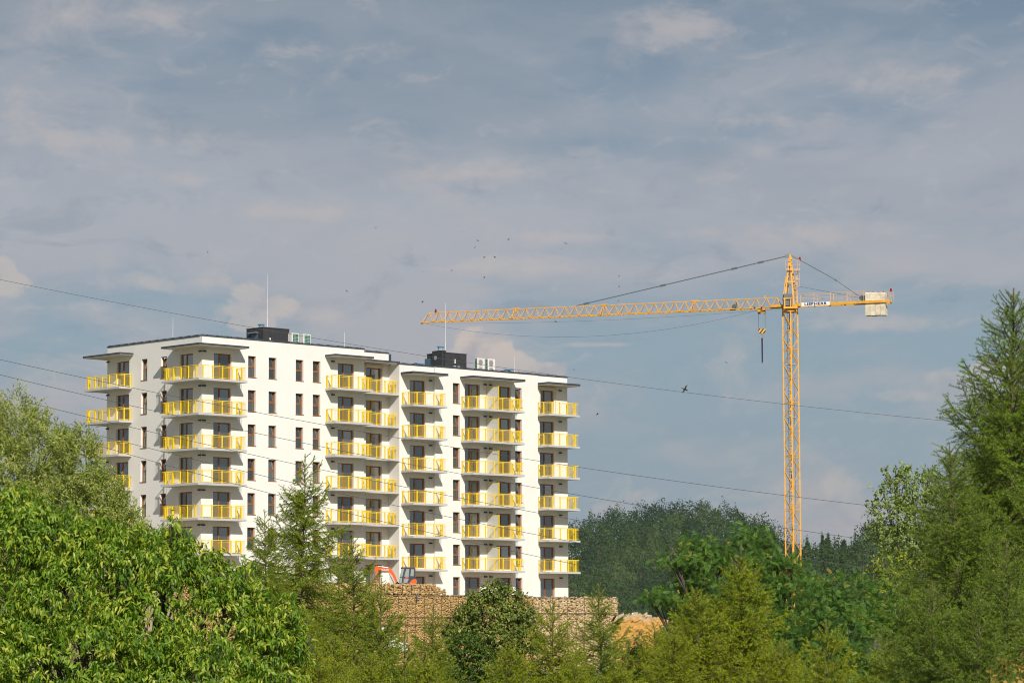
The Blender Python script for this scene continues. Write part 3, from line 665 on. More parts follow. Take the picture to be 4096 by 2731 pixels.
for si in range(len(rings)-1):
    z1, z0 = rings[si], max(rings[si+1], -2.6); m = MB()
    nb = max(1, round((z1-z0)/(seclen/4)))
    for c in ch: m.bar(c+Vector((0, 0, z0)), c+Vector((0, 0, z1)), .135)
    for k in range(4):
        a, b_ = ch[k], ch[(k+1) % 4]
        for j in range(nb):
            za, zb = z0+(z1-z0)*j/nb, z0+(z1-z0)*(j+1)/nb
            p, q = (a, b_) if j % 2 == k % 2 else (b_, a); m.bar(p+Vector((0, 0, za)), q+Vector((0, 0, zb)), .062)
        for zz in (z0+.04, z0+.2): m.bar(a+Vector((0, 0, zz)), b_+Vector((0, 0, zz)), .05)
        m.bar(a+Vector((0, 0, (z0+z1)/2)), b_+Vector((0, 0, (z0+z1)/2)), .035)
    cb(m, 'mast_section', CRY)
    m = MB(); zz = z0+.75*(z1-z0); m.box(mcx-.5, mcx+.45, mcy-.3, mcy+.3, zz, zz+.05); m.box(mcx-.5, mcx-.3, mcy-.35, mcy+.35, zz+.25, zz+.29); cb(m, 'rest_platform', CRY)
m = MB()
lx, ly = mcx-.12, mcy+.15
m.bar((lx-.17, ly, -2), (lx-.17, ly, ztop), .03); m.bar((lx+.17, ly, -2), (lx+.17, ly, ztop), .03)
z = -1.8
while z < ztop: m.bar((lx-.17, ly, z), (lx+.17, ly, z), .025); z += .3
cb(m, 'mast_ladder', mat('dark_ladder', (.10, .07, .03), .6))
m = MB(); m.bar((mcx+.33, mcy, -2), (mcx+.33, mcy, ztop), .03); cb(m, 'power_cable', ROPE)
# slewing ring and turntable
z1s, z0s = at(3160, 1231, CY).z, at(3160, 1249, CY).z
m = MB(); m.cyl((mcx, mcy, z0s), (mcx, mcy, z1s-.06), .84, .84, 20); m.cyl((mcx, mcy, z1s-.06), (mcx, mcy, z1s), .90, .90, 20); cb(m, 'slewing_ring', CRY, smooth=False)
m = MB(); m.cyl((mcx, mcy, z1s-.04), (mcx, mcy, z1s+.04), .8, .8, 20); cb(m, 'ring_gear', CST)
# jib axis: horizontal line from the mast towards the tip
zj = at(3110, 1228.5, CY).z
def depth_for(px, py, z):
    d = ray(px, py); return d.y*(z/d.z)
tipY = depth_for(1690, 1290, zj); T = at(1690, 1290, tipY); T.z = zj
Cc = Vector((mcx, mcy, zj)); jd = (T-Cc); jd.z = 0; JL = jd.length; jd /= JL; jn = Vector((-jd.y, jd.x, 0))
if jn.y > 0: jn = -jn                      # towards the camera
def js(px, dz=0):
    """distance along the jib whose image falls on column px"""
    a, b_ = -20., 60.
    for _ in range(50):
        c = (a+b_)/2
        if proj(Cc+jd*c+Vector((0, 0, dz)))[0] > px: a = c
        else: b_ = c
    return a
def J(s, n=0, dz=0): return Cc+jd*s+jn*n+Vector((0, 0, dz))
sA, sB = js(3113), js(1690); JH, JW = 1.05, .50
m = MB(); nb = 35; s_in, s_out = js(3108), js(1717)
m.bar(J(s_in, 0, JH), J(s_out, 0, JH*.98), .085)
for n in (-JW, JW): m.bar(J(sA, n), J(sB, n*.6), .085)
step_ = (s_out-s_in)/nb
for i in range(nb+1):
    s = s_in+step_*i
    for n in (-JW, JW):
        if i < nb: m.bar(J(s, 0, JH), J(s+step_/2, n), .045); m.bar(J(s+step_, 0, JH), J(s+step_/2, n), .045)
    m.bar(J(s+step_/2, -JW), J(s+step_/2, JW), .04)
    if i in (8, 17, 26):
        for n in (-JW, JW): m.bar(J(s, 0, JH), J(s+.12, n), .05); m.bar(J(s+.2, 0, JH), J(s+.3, n), .05)
        m.bar(J(s-.4, 0, JH+.04), J(s+.4, 0, JH+.04), .14)
for n in (-JW, JW): m.bar(J(s_out, 0, JH), J(sB, n*.6), .045); m.bar(J(s_in, 0, JH), J(sA-.35, n), .06)
m.bar(J(sB, -.4), J(sB, .4), .12); m.bar(J(sB-.1, 0, -.12), J(sB+.2, 0, -.1), .10); cb(m, 'jib', CRY)
m = MB(); m.bar(J(sA, .0, .02), J(js(2700), 0, .02), .30, .03); cb(m, 'jib_walkway', CRP)
m = MB(); m.cyl(J(js(2937), .25, .32), J(js(2937), -.25, .32), .24, .24, 12); m.bar(J(js(2946), 0, .1), J(js(2946), 0, .75), .16); cb(m, 'trolley_winch', CST)
m = MB(); sx_ = js(3060); m.bar(J(sx_, 0, JH), J(sx_, 0, JH+.28), .10); cb(m, 'cable_post', CRY)
# counter jib
sC = js(3563); zc = at(3563, 1213, depth_for(3563, 1213, zj)).z-zj
m = MB(); cbz0, cbz1 = .0, .26
s_0 = js(3196); sw0 = js(3460)
for n in (-.60, .60): m.obox(J((s_0+sC)/2, n, .13), jd*((sC-s_0)/2), jn*.07, (0, 0, .13))
for i in range(7): s = s_0+(sC-s_0)*i/6; (m.bar(J(s, -.5, .1), J(s, .5, .1), .12) if s > sw0 or i == 6 else None)
m.obox(J((js(3085)+s_0)/2, .0, .12), jd*((js(3085)-s_0)/2), jn*.62, (0, 0, .12)); cb(m, 'counter_jib', CRY)
m = MB()
def rail(s0, s1, n, h, k, base=.26):
    m.bar(J(s0, n, base+h), J(s1, n, base+h), .035); m.bar(J(s0, n, base+h*.55), J(s1, n, base+h*.55), .03)
    for i in range(k+1): s = s0+(s1-s0)*i/k; m.bar(J(s, n, base), J(s, n, base+h), .045)
rail(js(3196), js(3461), .62, 1.02, 4); rail(js(3196), js(3461), -.75, 1.02, 4)
rail(js(3474), js(3567), -.7, 1.0, 2); rail(js(3560), js(3568), .5, .95, 1, .1); m.bar(J(js(3461), .62, 1.28), J(js(3474), -.7, 1.26), .03)
cb(m, 'counter_jib_railing', CRP)
# sign
s0_, s1_ = js(3212), js(3325.6)
sgn = MB().obox(J((s0_+s1_)/2, .70, .145), jd*((s0_-s1_)/2), jn*.012, (0, 0, .185)); sign = cb(sgn, 'sign_board', mat('white_sign', (.85, .85, .84), .4))
def text(name, body, size, m_, org, xdir, ndir, parent, base, offs=0, sx=1, ext=.004, ldir=(0, 0, 1)):
    cu = bpy.data.curves.new(name, 'FONT'); cu.body = body; cu.size = size; cu.extrude = ext; cu.offset = offs; cu.align_x = 'CENTER'; cu.align_y = 'CENTER'; cu.space_character = 1.08
    cu.materials.append(m_); tmp = bpy.data.objects.new('tmp', cu); COL.objects.link(tmp); bpy.context.view_layer.update()
    me = bpy.data.meshes.new_from_object(tmp.evaluated_get(bpy.context.evaluated_depsgraph_get())); bpy.data.objects.remove(tmp)
    x_, n_ = Vector(xdir).normalized(), Vector(ndir).normalized(); y_ = n_.cross(x_)
    me.transform(Matrix(((x_.x*sx, y_.x, n_.x, 0), (x_.y*sx, y_.y, n_.y, 0), (x_.z*sx, y_.z, n_.z, 0), (0, 0, 0, 1))))
    me.transform(Matrix.Translation(Vector(org)-Vector(base))); me.name = name
    return obj(name, me, parent)
text('lettering', 'LIEBHERR', .38, mat('navy_letters', (.01, .012, .09), .4), J((s0_+s1_)/2, .72, .145), -jd, jn, sign, CB0, offs=.013, sx=1.38)
# cat head: four legs to the apex
ap = at(3160, 1024, CY); za = ap.z
legs = [((3136, 1226), (3158, 1030), -.45), ((3146, 1222), (3160, 1036), .45), ((3175, 1217), (3160, 1036), -.45), ((3187, 1216), (3163, 1030), .45)]
m = MB()
for (a, b_, dy_) in legs: m.bar(at(*a, CY+dy_), at(*b_, CY+dy_*.2), .155)
m.bar(at(3145, 1128, CY-.3), at(3178, 1127, CY-.3), .17); m.bar(at(3150, 1128, CY+.3), at(3178, 1127, CY+.3), .15); m.bar(at(3145, 1128, CY-.3), at(3150, 1128, CY+.3), .1); m.bar(at(3178, 1127, CY-.3), at(3178, 1127, CY+.3), .1)
m.bar(at(3157, 1034, CY), at(3167, 1034, CY), .45, .3); m.bar(at(3160, 1036, CY), at(3160, 1018, CY), .2)
m.bar(at(3131, 1200, CY-.5), at(3144, 1105, CY-.4), .09)
cb(m, 'tower_head', CRY)
m = MB(); m.bar(at(3153, 1110, CY), at(3149, 1176, CY), .11); m.cyl(at(3147, 1140, CY-.12), at(3147, 1140, CY+.12), .2, .2, 12); cb(m, 'rope_guide', mat('rusty_steel', (.25, .12, .06), .7))
m = MB()
for (z_, k_) in ((1078, 0), (1058, 1), (1038, 1)):
    a = [at(3143, z_, CY-.5), at(3199, z_, CY-.5), at(3199, z_, CY+.5), at(3143, z_, CY+.5)]
    for i in range(4): m.bar(a[i], a[(i+1) % 4], .035 if k_ else .10)
for px in (3143, 3189, 3199):
    for dy_ in (-.5, .5): m.bar(at(px, 1078, CY+dy_), at(px, 1038, CY+dy_), .03)
cb(m, 'service_platform', CRP)
m = MB()
for px in (3186, 3190): m.bar(at(px, 1080, CY+.1), at(px, 1212, CY+.1), .03)
for i in range(26): y = 1082+i*5; m.bar(at(3179, y, CY+.1), at(3189, y, CY+.1), .022)
for y in (1086, 1115, 1144):
    a = [at(3178, y, CY+.4), at(3197, y, CY+.4), at(3198, y, CY-.2), at(3178, y, CY-.2)]
    for i in range(4): m.bar(a[i], a[(i+1) % 4], .05)
for px in (3197,): m.bar(at(px, 1086, CY+.4), at(px, 1144, CY+.4), .03); m.bar(at(px, 1086, CY-.2), at(px, 1144, CY-.2), .03)
cb(m, 'caged_ladder', CRP)
# cabinet
a, b_ = at(3135.5, 1222, CY-.9), at(3168.5, 1175, CY-.9)
m = MB(); m.box(a.x, b_.x, CY-.9, CY+.25, a.z, b_.z); cb(m, 'switch_cabinet', GREYC)
m = MB(); fx = CY-1.0; m.bar(at(3133, 1194, fx), at(3167, 1193, fx), .10, .12); m.bar(at(3138, 1226, fx), at(3138, 1194, fx), .15); m.bar(at(3162, 1226, fx), at(3162, 1194, fx), .10); m.bar(at(3134, 1230, fx), at(3190, 1229, fx), .20, .2)
cb(m, 'cabinet_frame', CRY)
# pendants
m = MB(); p0 = at(3141, 1026, CY); p1 = J(js(2305, JH), 0, JH+.05)
pl = MB().bar(at(3160, 1022, CY), p0, .12, .34); cb(pl, 'apex_link', CST)
m.bar(p0, p1, .085)
for t_ in (.115, .24, .58, .95): q = p0.lerp(p1, t_); d = (p1-p0).normalized(); m.bar(q-d*.32, q+d*.32, .10, .20)
cb(m, 'jib_pendant', CST)
m = MB(); q1 = J(js(3458), .35, .55); q0 = at(3163, 1022, CY); mid = at(3336, 1115.5, (q0.y+q1.y)/2)
m.bar(q0, at(3188, 1034, CY), .12, .16); m.bar(at(3188, 1034, CY), mid, .075)
for n in (-.3, .4): m.bar(mid, J(js(3462), n, .35), .045)
m.bar(mid-Vector((.3, 0, -.17)), mid+Vector((.3, 0, -.17)), .10, .16); cb(m, 'counter_pendant', CST)
m = MB(); m.bar(at(3155, 1138, CY), J(js(3450), 0, .6), .028); cb(m, 'hoist_rope', ROPE)
# counterweights, hoist winch
WHT = mat('weathered_concrete', (.66, .58, .44), .85, noise=.26, nscale=2.2)
sw = [js(x) for x in (3465, 3484.5, 3504.5, 3525, 3546)]
for i in range(4):
    a, b_ = sw[i], sw[i+1]; m = MB(); c = J((a+b_)/2, .02*(i % 2), 0); hl = (a-b_)/2-.012
    zt, zb = 1.15-.03*i, -1.27-.03*(i % 2)
    pts = [(-.50, zb+.02), (.50, zb+.02), (.50, zt-.12), (.4, zt), (-.4, zt), (-.50, zt-.12)]
    vs = [c+jd*(hl*k)+jn*x+Vector((0, 0, z_)) for k in (-1, 1) for (x, z_) in pts]
    m.add(vs, [tuple(range(6)), tuple(range(6, 12))[::-1]]+[(j, (j+1) % 6, 6+(j+1) % 6, 6+j) for j in range(6)])
    w_ = cb(m, 'counterweight', WHT)
    m = MB(); lp = [c+jd*(math.cos(q)*.08)+Vector((0, 0, zt+math.sin(q)*.13)) for q in np.linspace(0, math.pi, 6)]
    m.tube(lp, [.035]*6); cb(m, 'lifting_eye', CST, w_)
m = MB(); m.cyl(J(js(3452), .4, .6), J(js(3452), -.4, .6), .30, .30, 16); m.obox(J(js(3462), 0, .55), jd*.18, jn*.4, (0, 0, .28)); cb(m, 'hoist_winch', CST)
for (px, py, Y_) in ((3563.5, 1158, None), (3199, 1033, CY), (1743, 1241, None)):
    if Y_ is None: s = js(px, 1.2); p = J(s, 0, 0); p.z = at(px, py, p.y).z
    else: p = at(px, py, Y_)
    m = MB(); m.cyl(p-Vector((0, 0, .13)), p+Vector((0, 0, .12)), .115, .10, 10); wl = cb(m, 'warning_light', REDL)
    m = MB(); m.cyl(p-Vector((0, 0, .2)), p-Vector((0, 0, .13)), .13, .13, 10); m.bar(p-Vector((0, 0, .45)), p-Vector((0, 0, .2)), .05); cb(m, 'light_base', ROPE, wl)
# trolley, ropes and hook
st = js(3047); m = MB(); m.bar(J(js(3022), .5, -.02), J(js(3056), .5, -.02), .10, .12); m.bar(J(js(3022), -.5, -.02), J(js(3056), -.5, -.02), .10, .12)
m.obox(J(js(3040), 0, -.18), jd*.14, jn*.45, (0, 0, .24)); m.obox(J(st, 0, -.42), jd*.42, jn*.12, (0, 0, .09)); cb(m, 'trolley', CRY)
m = MB()
for px in (3037.5, 3056): s = js(px); m.cyl(J(s, .1, -.40), J(s, -.1, -.40), .19, .19, 14)
for px in (3024, 3052): s = js(px); m.cyl(J(s, .6, .02), J(s, .5, .02), .10, .10, 10)
cb(m, 'pulley', ROPE)
hy = J(st).y; m = MB()
for (x0, x1) in ((3033.5, 3034.5), (3060.5, 3060.5)): m.cyl(at(x0, 1242, hy), at(x1, 1318, hy), .016, .016, 6)
cb(m, 'hoist_rope', ROPE)
HKM = bpy.data.materials.new('hazard_stripes'); HKM.use_nodes = True; t = NT(HKM.node_tree)
co = t.new('ShaderNodeTexCoord').outputs['Object']; sp_ = t.new('ShaderNodeSeparateXYZ'); t.l.new(co, sp_.inputs[0])
w_ = t.m('FRACT', t.m('MULTIPLY', t.m('SUBTRACT', sp_.outputs[0], t.m('MULTIPLY', sp_.outputs[2], .8)), 2.6))
t.l.new(t.mix(t.m('GREATER_THAN', w_, .55), (.74, .37, .04, 1), (.02, .02, .02, 1)), t.n['Principled BSDF'].inputs['Base Color'])
hk0, hk1 = at(3034, 1333, hy), at(3062, 1314, hy); m = MB()
yb = [hy-.11, hy+.11]; pts = [(hk0.x+.06, hk0.z), (hk1.x-.06, hk0.z), (hk1.x, hk0.z+.08), (hk1.x, hk1.z), (hk0.x*.35+hk1.x*.65, hk1.z), ((hk0.x+hk1.x)/2, hk1.z-.13), (hk0.x*.65+hk1.x*.35, hk1.z), (hk0.x, hk1.z), (hk0.x, hk0.z+.08)]
m.add([(x, yb[0], z_) for x, z_ in pts]+[(x, yb[1], z_) for x, z_ in pts], [tuple(range(9)), tuple(range(9, 18))[::-1]]+[(i, 9+i, 9+(i+1) % 9, (i+1) % 9) for i in range(9)])
hook = cb(m, 'hook_block', HKM)
m = MB(); hx = at(3048, 1340, hy); m.cyl((hx.x, hy, hk0.z+.02), (hx.x, hy, hk0.z-.14), .07, .07)
m.tube([(hx.x+.10*math.sin(q), hy, hk0.z-.30+.13*math.cos(q)) for q in np.linspace(.1, 4.6, 12)], [.05]*9+[.04, .03, .015]); cb(m, 'hook', mat('bare_steel', (.35, .28, .24), .5, metal=.4), hook)
m = MB(); sg0, sg1 = at(3048, 1352, hy), at(3049.5, 1452, hy); m.cyl(sg0+Vector((-.03, 0, 0)), sg1+Vector((-.03, 0, 0)), .045, .045, 8); m.cyl(sg0+Vector((.045, 0, 0)), sg1+Vector((.03, 0, .1)), .04, .04, 8)
o = m.build('lifting_sling', mat('violet_webbing', (.03, .018, .07), .8), None, org=tuple(sg0), label='dark violet sling hanging straight from the crane hook', cat='sling')
# trolley ropes hanging below the jib
m = MB()
def rope(pts, r=.011):
    m.tube(pts, [r]*len(pts), 5)
ss = np.linspace(js(3040), js(1705), 30); sag = 2.15
rope([J(s, .2, -.15-4*sag*f*(1-f)*.98) for s, f in zip(ss, np.linspace(0, 1, 30))])
ss = np.linspace(js(3150), js(1705), 14); rope([J(s, -.1, -.10-.45*4*f*(1-f)) for s, f in zip(ss, np.linspace(0, 1, 14))], .009)
cb(m, 'trolley_rope', ROPE)

# ================================================================== MINI EXCAVATOR
exo = W(16.6, -5.4, 4.33); EY = exo.y; es = EY/FPX/5.2275
zg = 4.33; gy = 1385+((at(1628, 2345, EY).z-zg)/es)     # picture row of the ground, in crop units
def ex(cx, cy, d=0):
    """side-view outline point: crop units of the photo's side view, at true scale, d = across"""
    p = at(1380+cx/5.2275, 2080+cy/5.2275, EY); return Vector((p.x, EY+d, p.z))
EXO = ex(1300, gy)
exc = empty('mini_excavator', EXO, label='small orange and dark grey tracked excavator with its arm folded to the left', cat='excavator')
ORG = mat('orange_paint', (.78, .12, .018), .35, coat=.3); DGR = mat('dark_grey_paint', (.045, .058, .075), .4, coat=.3); RUB = mat('black_rubber', (.018, .018, .018), .8); CHR = mat('cylinder_steel', (.45, .47, .5), .3, metal=.8)
CABG = mat('cab_glass', (.40, .44, .42), .12, metal=.3)
def plate(m, pts, d0, d1):
    n = len(pts); a = [ex(x, y, d0) for x, y in pts]; b_ = [ex(x, y, d1) for x, y in pts]
    return m.add(a+b_, [tuple(range(n)), tuple(range(n, 2*n))[::-1]]+[(i, n+i, n+(i+1) % n, (i+1) % n) for i in range(n)])
def eb(m, name, mt_, parent=None, **k): return m.build(name, mt_, parent or exc, org=EXO, **k)
body = eb(plate(MB(), [(1140, 1395), (1140, 1330), (1350, 1330), (1368, 1290), (1400, 1250), (1440, 1230), (1480, 1230), (1500, 1250), (1506, 1290), (1490, 1325), (1465, 1340), (1448, 1395)], -.62, .62), 'body', ORG)
eb(plate(MB(), [(1462, 1300), (1504, 1298), (1500, 1395), (1455, 1395)], -.5, .5), 'counterweight', DGR)
cabp = [(1130, 1330), (1148, 1185), (1195, 1010), (1215, 985), (1290, 978), (1465, 990), (1474, 1000), (1474, 1228), (1440, 1232), (1395, 1252), (1365, 1290), (1345, 1330)]
cab = eb(plate(MB(), cabp, -.50, .35), 'cab', DGR)
for (nm, pts) in (('windscreen', [(1143, 1180), (1150, 1165), (1190, 1015), (1240, 1012), (1205, 1175)]), ('lower_windscreen', [(1137, 1315), (1148, 1200), (1200, 1195), (1190, 1315)]),
                  ('door_glass', [(1243, 1178), (1285, 1022), (1348, 1018), (1338, 1178)]), ('lower_door_glass', [(1226, 1305), (1236, 1218), (1336, 1218), (1330, 1250), (1300, 1312)]), ('rear_glass', [(1370, 1165), (1388, 1020), (1448, 1026), (1440, 1168)])):
    eb(plate(MB(), pts, -.512, -.503), nm, CABG, cab)
eb(plate(MB(), [(1268, 1186), (1332, 1184), (1330, 1208), (1266, 1212)], -.53, -.513), 'door_sticker', mat('red_white_sticker', (.75, .12, .08), .5), cab)
eb(MB().cyl(ex(1470, 990, -.3), ex(1470, 962, -.3), .045).cyl(ex(1470, 990, -.3), ex(1470, 975, -.3), .07), 'beacon', ORG, cab)
eb(plate(MB(), [(1170, 985), (1215, 975), (1216, 990), (1180, 1020), (1172, 1010)], -.3, .2), 'work_light', RUB, cab)
eb(plate(MB(), [(1095, 1275), (1052, 1290), (1000, 1175), (950, 1105), (885, 1065), (790, 1045), (695, 1030), (672, 990), (690, 975), (915, 1000), (925, 985), (950, 990), (970, 1020), (1020, 1095), (1065, 1180), (1085, 1240)], -.09, .09), 'boom', ORG)
eb(plate(MB(), [(625, 1290), (640, 1180), (640, 1090), (614, 1050), (622, 1010), (655, 945), (685, 950), (690, 975), (705, 1010), (690, 1090), (672, 1150), (660, 1210), (650, 1295)], -.1, .1), 'dipper_arm', ORG)
eb(plate(MB(), [(575, 1275), (590, 1265), (650, 1280), (655, 1300), (640, 1330), (640, 1345), (600, 1352), (580, 1340)], -.12, .12), 'quick_hitch', ORG)
eb(plate(MB(), [(588, 1325), (640, 1318), (632, 1372), (585, 1380)], -.25, .25), 'bucket', RUB)
eb(MB().cyl(ex(690, 962), ex(770, 970), .035).cyl(ex(770, 970), ex(905, 992), .055), 'arm_cylinder', CHR)
eb(MB().cyl(ex(618, 1060), ex(598, 1180), .05).cyl(ex(598, 1180), ex(585, 1275), .03), 'bucket_cylinder', CHR)
eb(MB().cyl(ex(955, 1175), ex(1030, 1320), .045).cyl(ex(915, 1095), ex(960, 1180), .025), 'boom_cylinder', CST)
eb(plate(MB(), [(1055, 1300), (1100, 1280), (1138, 1320), (1138, 1395), (1060, 1395)], -.2, .2), 'swing_bracket', RUB)
def trk(m, d0, d1):
    y1 = gy; y0 = gy-105; return plate(m, [(1105, y0), (1480, y0), (1512, y0+25), (1515, y1-25), (1480, y1), (1110, y1), (1078, y1-25), (1076, y0+25)], d0, d1)
for (d0, d1) in ((-.75, -.45), (.45, .75)): eb(trk(MB(), d0, d1), 'track', RUB)
eb(plate(MB(), [(1130, 1392), (1460, 1392), (1460, gy-30), (1130, gy-30)], -.45, .45), 'undercarriage', DGR)
eb(plate(MB(), [(1010, gy-100), (1025, gy-100), (1040, gy), (1020, gy)], -.75, .75), 'dozer_blade', ORG)
text('lettering', 'Kubota', .17, mat('white_lettering', (.8, .8, .8), .5), ex(842, 1032, -.095), (1, 0, .02), (0, -1, 0), exc, EXO, offs=.004, sx=1.2)
text('lettering', 'Kubota', .11, MATS['white_lettering'], ex(1405, 1330, -.625), (1, 0, 0), (0, -1, 0), exc, EXO, offs=.003, sx=1.1)

# ================================================================== OVERHEAD CABLES
CAB = mat('overhead_cable', (.075, .075, .08), .6)
wires = [([(0, 1117), (497, 1217), (1640, 1418), (2739, 1564), (3925, 1697)], 190, 205, 'topmost dark cable, passing just over both roofs'),
         ([(0, 1438), (300, 1501), (1300, 1705), (2582, 1900), (3400, 2015)], 150, 170, 'second cable from the top, crossing the upper balconies'),
         ([(0, 1497), (300, 1570), (1300, 1795), (2200, 1953), (3400, 2150)], 148, 168, 'third cable from the top, crossing the crane mast above the hill'),
         ([(0, 1580), (300, 1655), (1300, 1886), (2200, 2054), (3400, 2263)], 146, 166, 'fourth cable from the top, running onto the wooded hill'),
         ([(0, 1640), (300, 1712), (1300, 1960), (2200, 2149), (2756, 2250)], 144, 164, 'fifth cable from the top, low over the balconies'),
         ([(0, 1668), (300, 1745), (1300, 2030), (2200, 2238), (2640, 2320)], 142, 160, 'lowest cable, crossing the bottom balconies')]
for pts, Y0, Y1, lab in wires:
    px = np.array([p[0] for p in pts], float); py = np.array([p[1] for p in pts], float); co_ = np.polyfit(px, py, 2)
    m = MB(); P = [at(x, np.polyval(co_, x), Y0+(Y1-Y0)*x/4096) for x in np.linspace(-900, 5200, 60)]
    m.tube(P, [.012]*60, 6); o = m.build('overhead_cable', CAB, org=tuple(P[30]), label=lab, cat='cable', group='overhead cables')

# ================================================================== BIRDS
BRD = mat('bird_plumage', (.022, .022, .026), .8)
bm_ = MB()
bm_.tube([(0, -.09, 0), (0, -.05, .004), (0, .02, .006), (0, .07, .004), (0, .15, 0)], [.006, .02, .026, .018, .004], 6)
for s in (-1, 1):
    bm_.add([(s*.015, .045, .01), (s*.09, .06, .035), (s*.19, .0, .02), (s*.10, .01, .034), (s*.015, -.015, .01)], [(0, 1, 3, 4), (1, 2, 3)] if s > 0 else [(4, 3, 1, 0), (3, 2, 1)])
    bm_.add([(s*.002, .12, 0), (s*.035, .19, 0), (s*.012, .13, 0)], [(0, 2, 1)])
bird_me = bm_.mesh('bird', BRD)
birds = [(1911, 963), (2033, 957), (1900, 989), (1938, 1029), (1980, 1028), (1938, 1109), (1806, 1082), (1689, 1207), (1874, 969), (2264, 974), (2248, 996), (2363, 1085), (2476, 1105), (2477, 1146), (1386, 1165), (2906, 1450), (3260, 802), (2391, 1656), (1503, 911), (831, 1010), (2296, 1478), (1695, 1088), (2223, 1286), (2474, 1204)]
wh = ['left of the crane tip', 'high over the lower building', 'over the jib tip', 'between the two roofs', 'far left over the higher roof']
names = ['leftmost of the pair high above the middle of the jib', 'right one of the pair high above the middle of the jib', 'small one below the pair', 'upper left of the two gliding above the jib', 'upper right of the two gliding above the jib', 'alone just over the outer jib', 'tiny one over the jib tip, left of the pendant', 'close to the end of the jib, level with the red light', 'faint one left of the high pair', 'upper one above the pendant attachment', 'lower one above the pendant attachment', 'between the jib and the start of the pendant', 'upper of two over the pendant line', 'lower of two over the pendant line', 'alone above the higher roof on the right', 'right of the hook, under the trolley', 'highest of all, right above the crane head', 'right of the lower building, over the forest hill', 'alone in the clear sky above the higher roof', 'far left, high over the corner balconies', 'beside the small cumulus over the lower roof', 'faint one well left of the jib tip', 'just under the inner jib rope', 'touching the top chord of the jib']
rb = random.Random(5)
for i, (px, py) in enumerate(birds):
    p = at(px, py, 150+rb.random()*40); o = obj('bird', bird_me, None, p, label='small dark swallow '+names[i], cat='bird', group='swallows flying around the crane')
    o.rotation_euler = (rb.uniform(-.9, .9), rb.uniform(-.9, .9), rb.uniform(0, 6.28)); s_ = rb.uniform(.5, .75)*(1 if py != 969 and px != 1695 else .6); o.scale = (s_,)*3
p = at(2742, 1558, 60); o = obj('bird', bird_me, None, p, label='large blurred swallow crossing the top cable in mid sky', cat='bird', group='swallows flying around the crane')
o.rotation_euler = (.9, -1.0, .5); o.scale = (.62,)*3
# ================================================================== VEGETATION
def unit(a): return a/np.maximum(np.linalg.norm(a, axis=-1, keepdims=True), 1e-9)
# leaf templates: x across, y along, z out of the leaf plane
LANCE = (np.array([(0, 0, 0), (-.145, .28, .05), (0, .30, -.02), (.145, .28, .05), (-.125, .62, .0), (0, .65, -.08), (.125, .62, .0), (0, 1, -.26)]), np.array([(0, 2, 1, 1), (0, 3, 2, 2), (1, 2, 5, 4), (2, 3, 6, 5), (4, 5, 7, 7), (5, 6, 7, 7)]))
DIAM = (np.array([(0, 0, 0), (-.33, .45, .06), (0, 1, -.08), (.33, .45, .06)]), np.array([(0, 3, 2, 1)]))
SLIM = (np.array([(0, 0, 0), (-.15, .45, .03), (0, 1, -.05), (.15, .45, .03)]), np.array([(0, 3, 2, 1)]))
def pinnate(n=6):
    v, f = [(0, 0, 0), (.015, 0, 0), (.0, 1, -.25), (-.015, 0, 0)], [(0, 1, 2, 3)]
    for i in range(n):
        y = .18+.72*i/(n-1); z = -.25*y*y; L = .30*(1-.35*abs(i/(n-1)-.4))
        for s in (-1, 1):
            b = len(v); v += [(0, y, z), (s*L*.5, y-.01, z-.01), (s*L, y+.12, z-.05), (s*L*.5, y+.12, z-.01)]; f.append((b, b+1, b+2, b+3) if s > 0 else (b, b+3, b+2, b+1))
    return np.array(v), np.array(f)
PINN = pinnate()
def spray(rng, tpl, pos, ax, nr, size, tint):
    """place a leaf template at every row of pos"""
    tv, tf = tpl; ax = unit(ax); side = unit(np.cross(ax, nr)); nr = np.cross(side, ax); n, k = len(pos), len(tv)
    v = pos[:, None]+size[:, None, None]*(tv[None, :, 0:1]*side[:, None]+tv[None, :, 1:2]*ax[:, None]+tv[None, :, 2:3]*nr[:, None])
    f = (tf[None]+np.arange(n)[:, None, None]*k).reshape(-1, tf.shape[1])
    return v.reshape(-1, 3), f, np.repeat(tint, k)
def lobe_pts(rng, lobes, spacing, inner=.62, back=.45):
    C, D_ = [], []
    for i, (c, r) in enumerate(lobes):
        c, r = np.array(c), np.array(r); area = 4*np.pi*((r[0]*r[1])**1.6/3+(r[0]*r[2])**1.6/3+(r[1]*r[2])**1.6/3)**(1/1.6)
        n = int(area/spacing**2)+3; d = unit(rng.normal(size=(n, 3))); d = d[(d[:, 1] < .25) | (rng.random(n) < back)]
        rad = 1-.42*rng.random(len(d))**1.5+rng.normal(0, .05, len(d)); p = c+d*r*rad[:, None]; ok = np.ones(len(p), bool)
        for j, (c2, r2) in enumerate(lobes):
            if j != i: ok &= np.linalg.norm((p-np.array(c2))/np.array(r2), axis=1) > inner
        C.append(p[ok]); D_.append(unit(d[ok]/r))
    return np.concatenate(C), np.concatenate(D_)
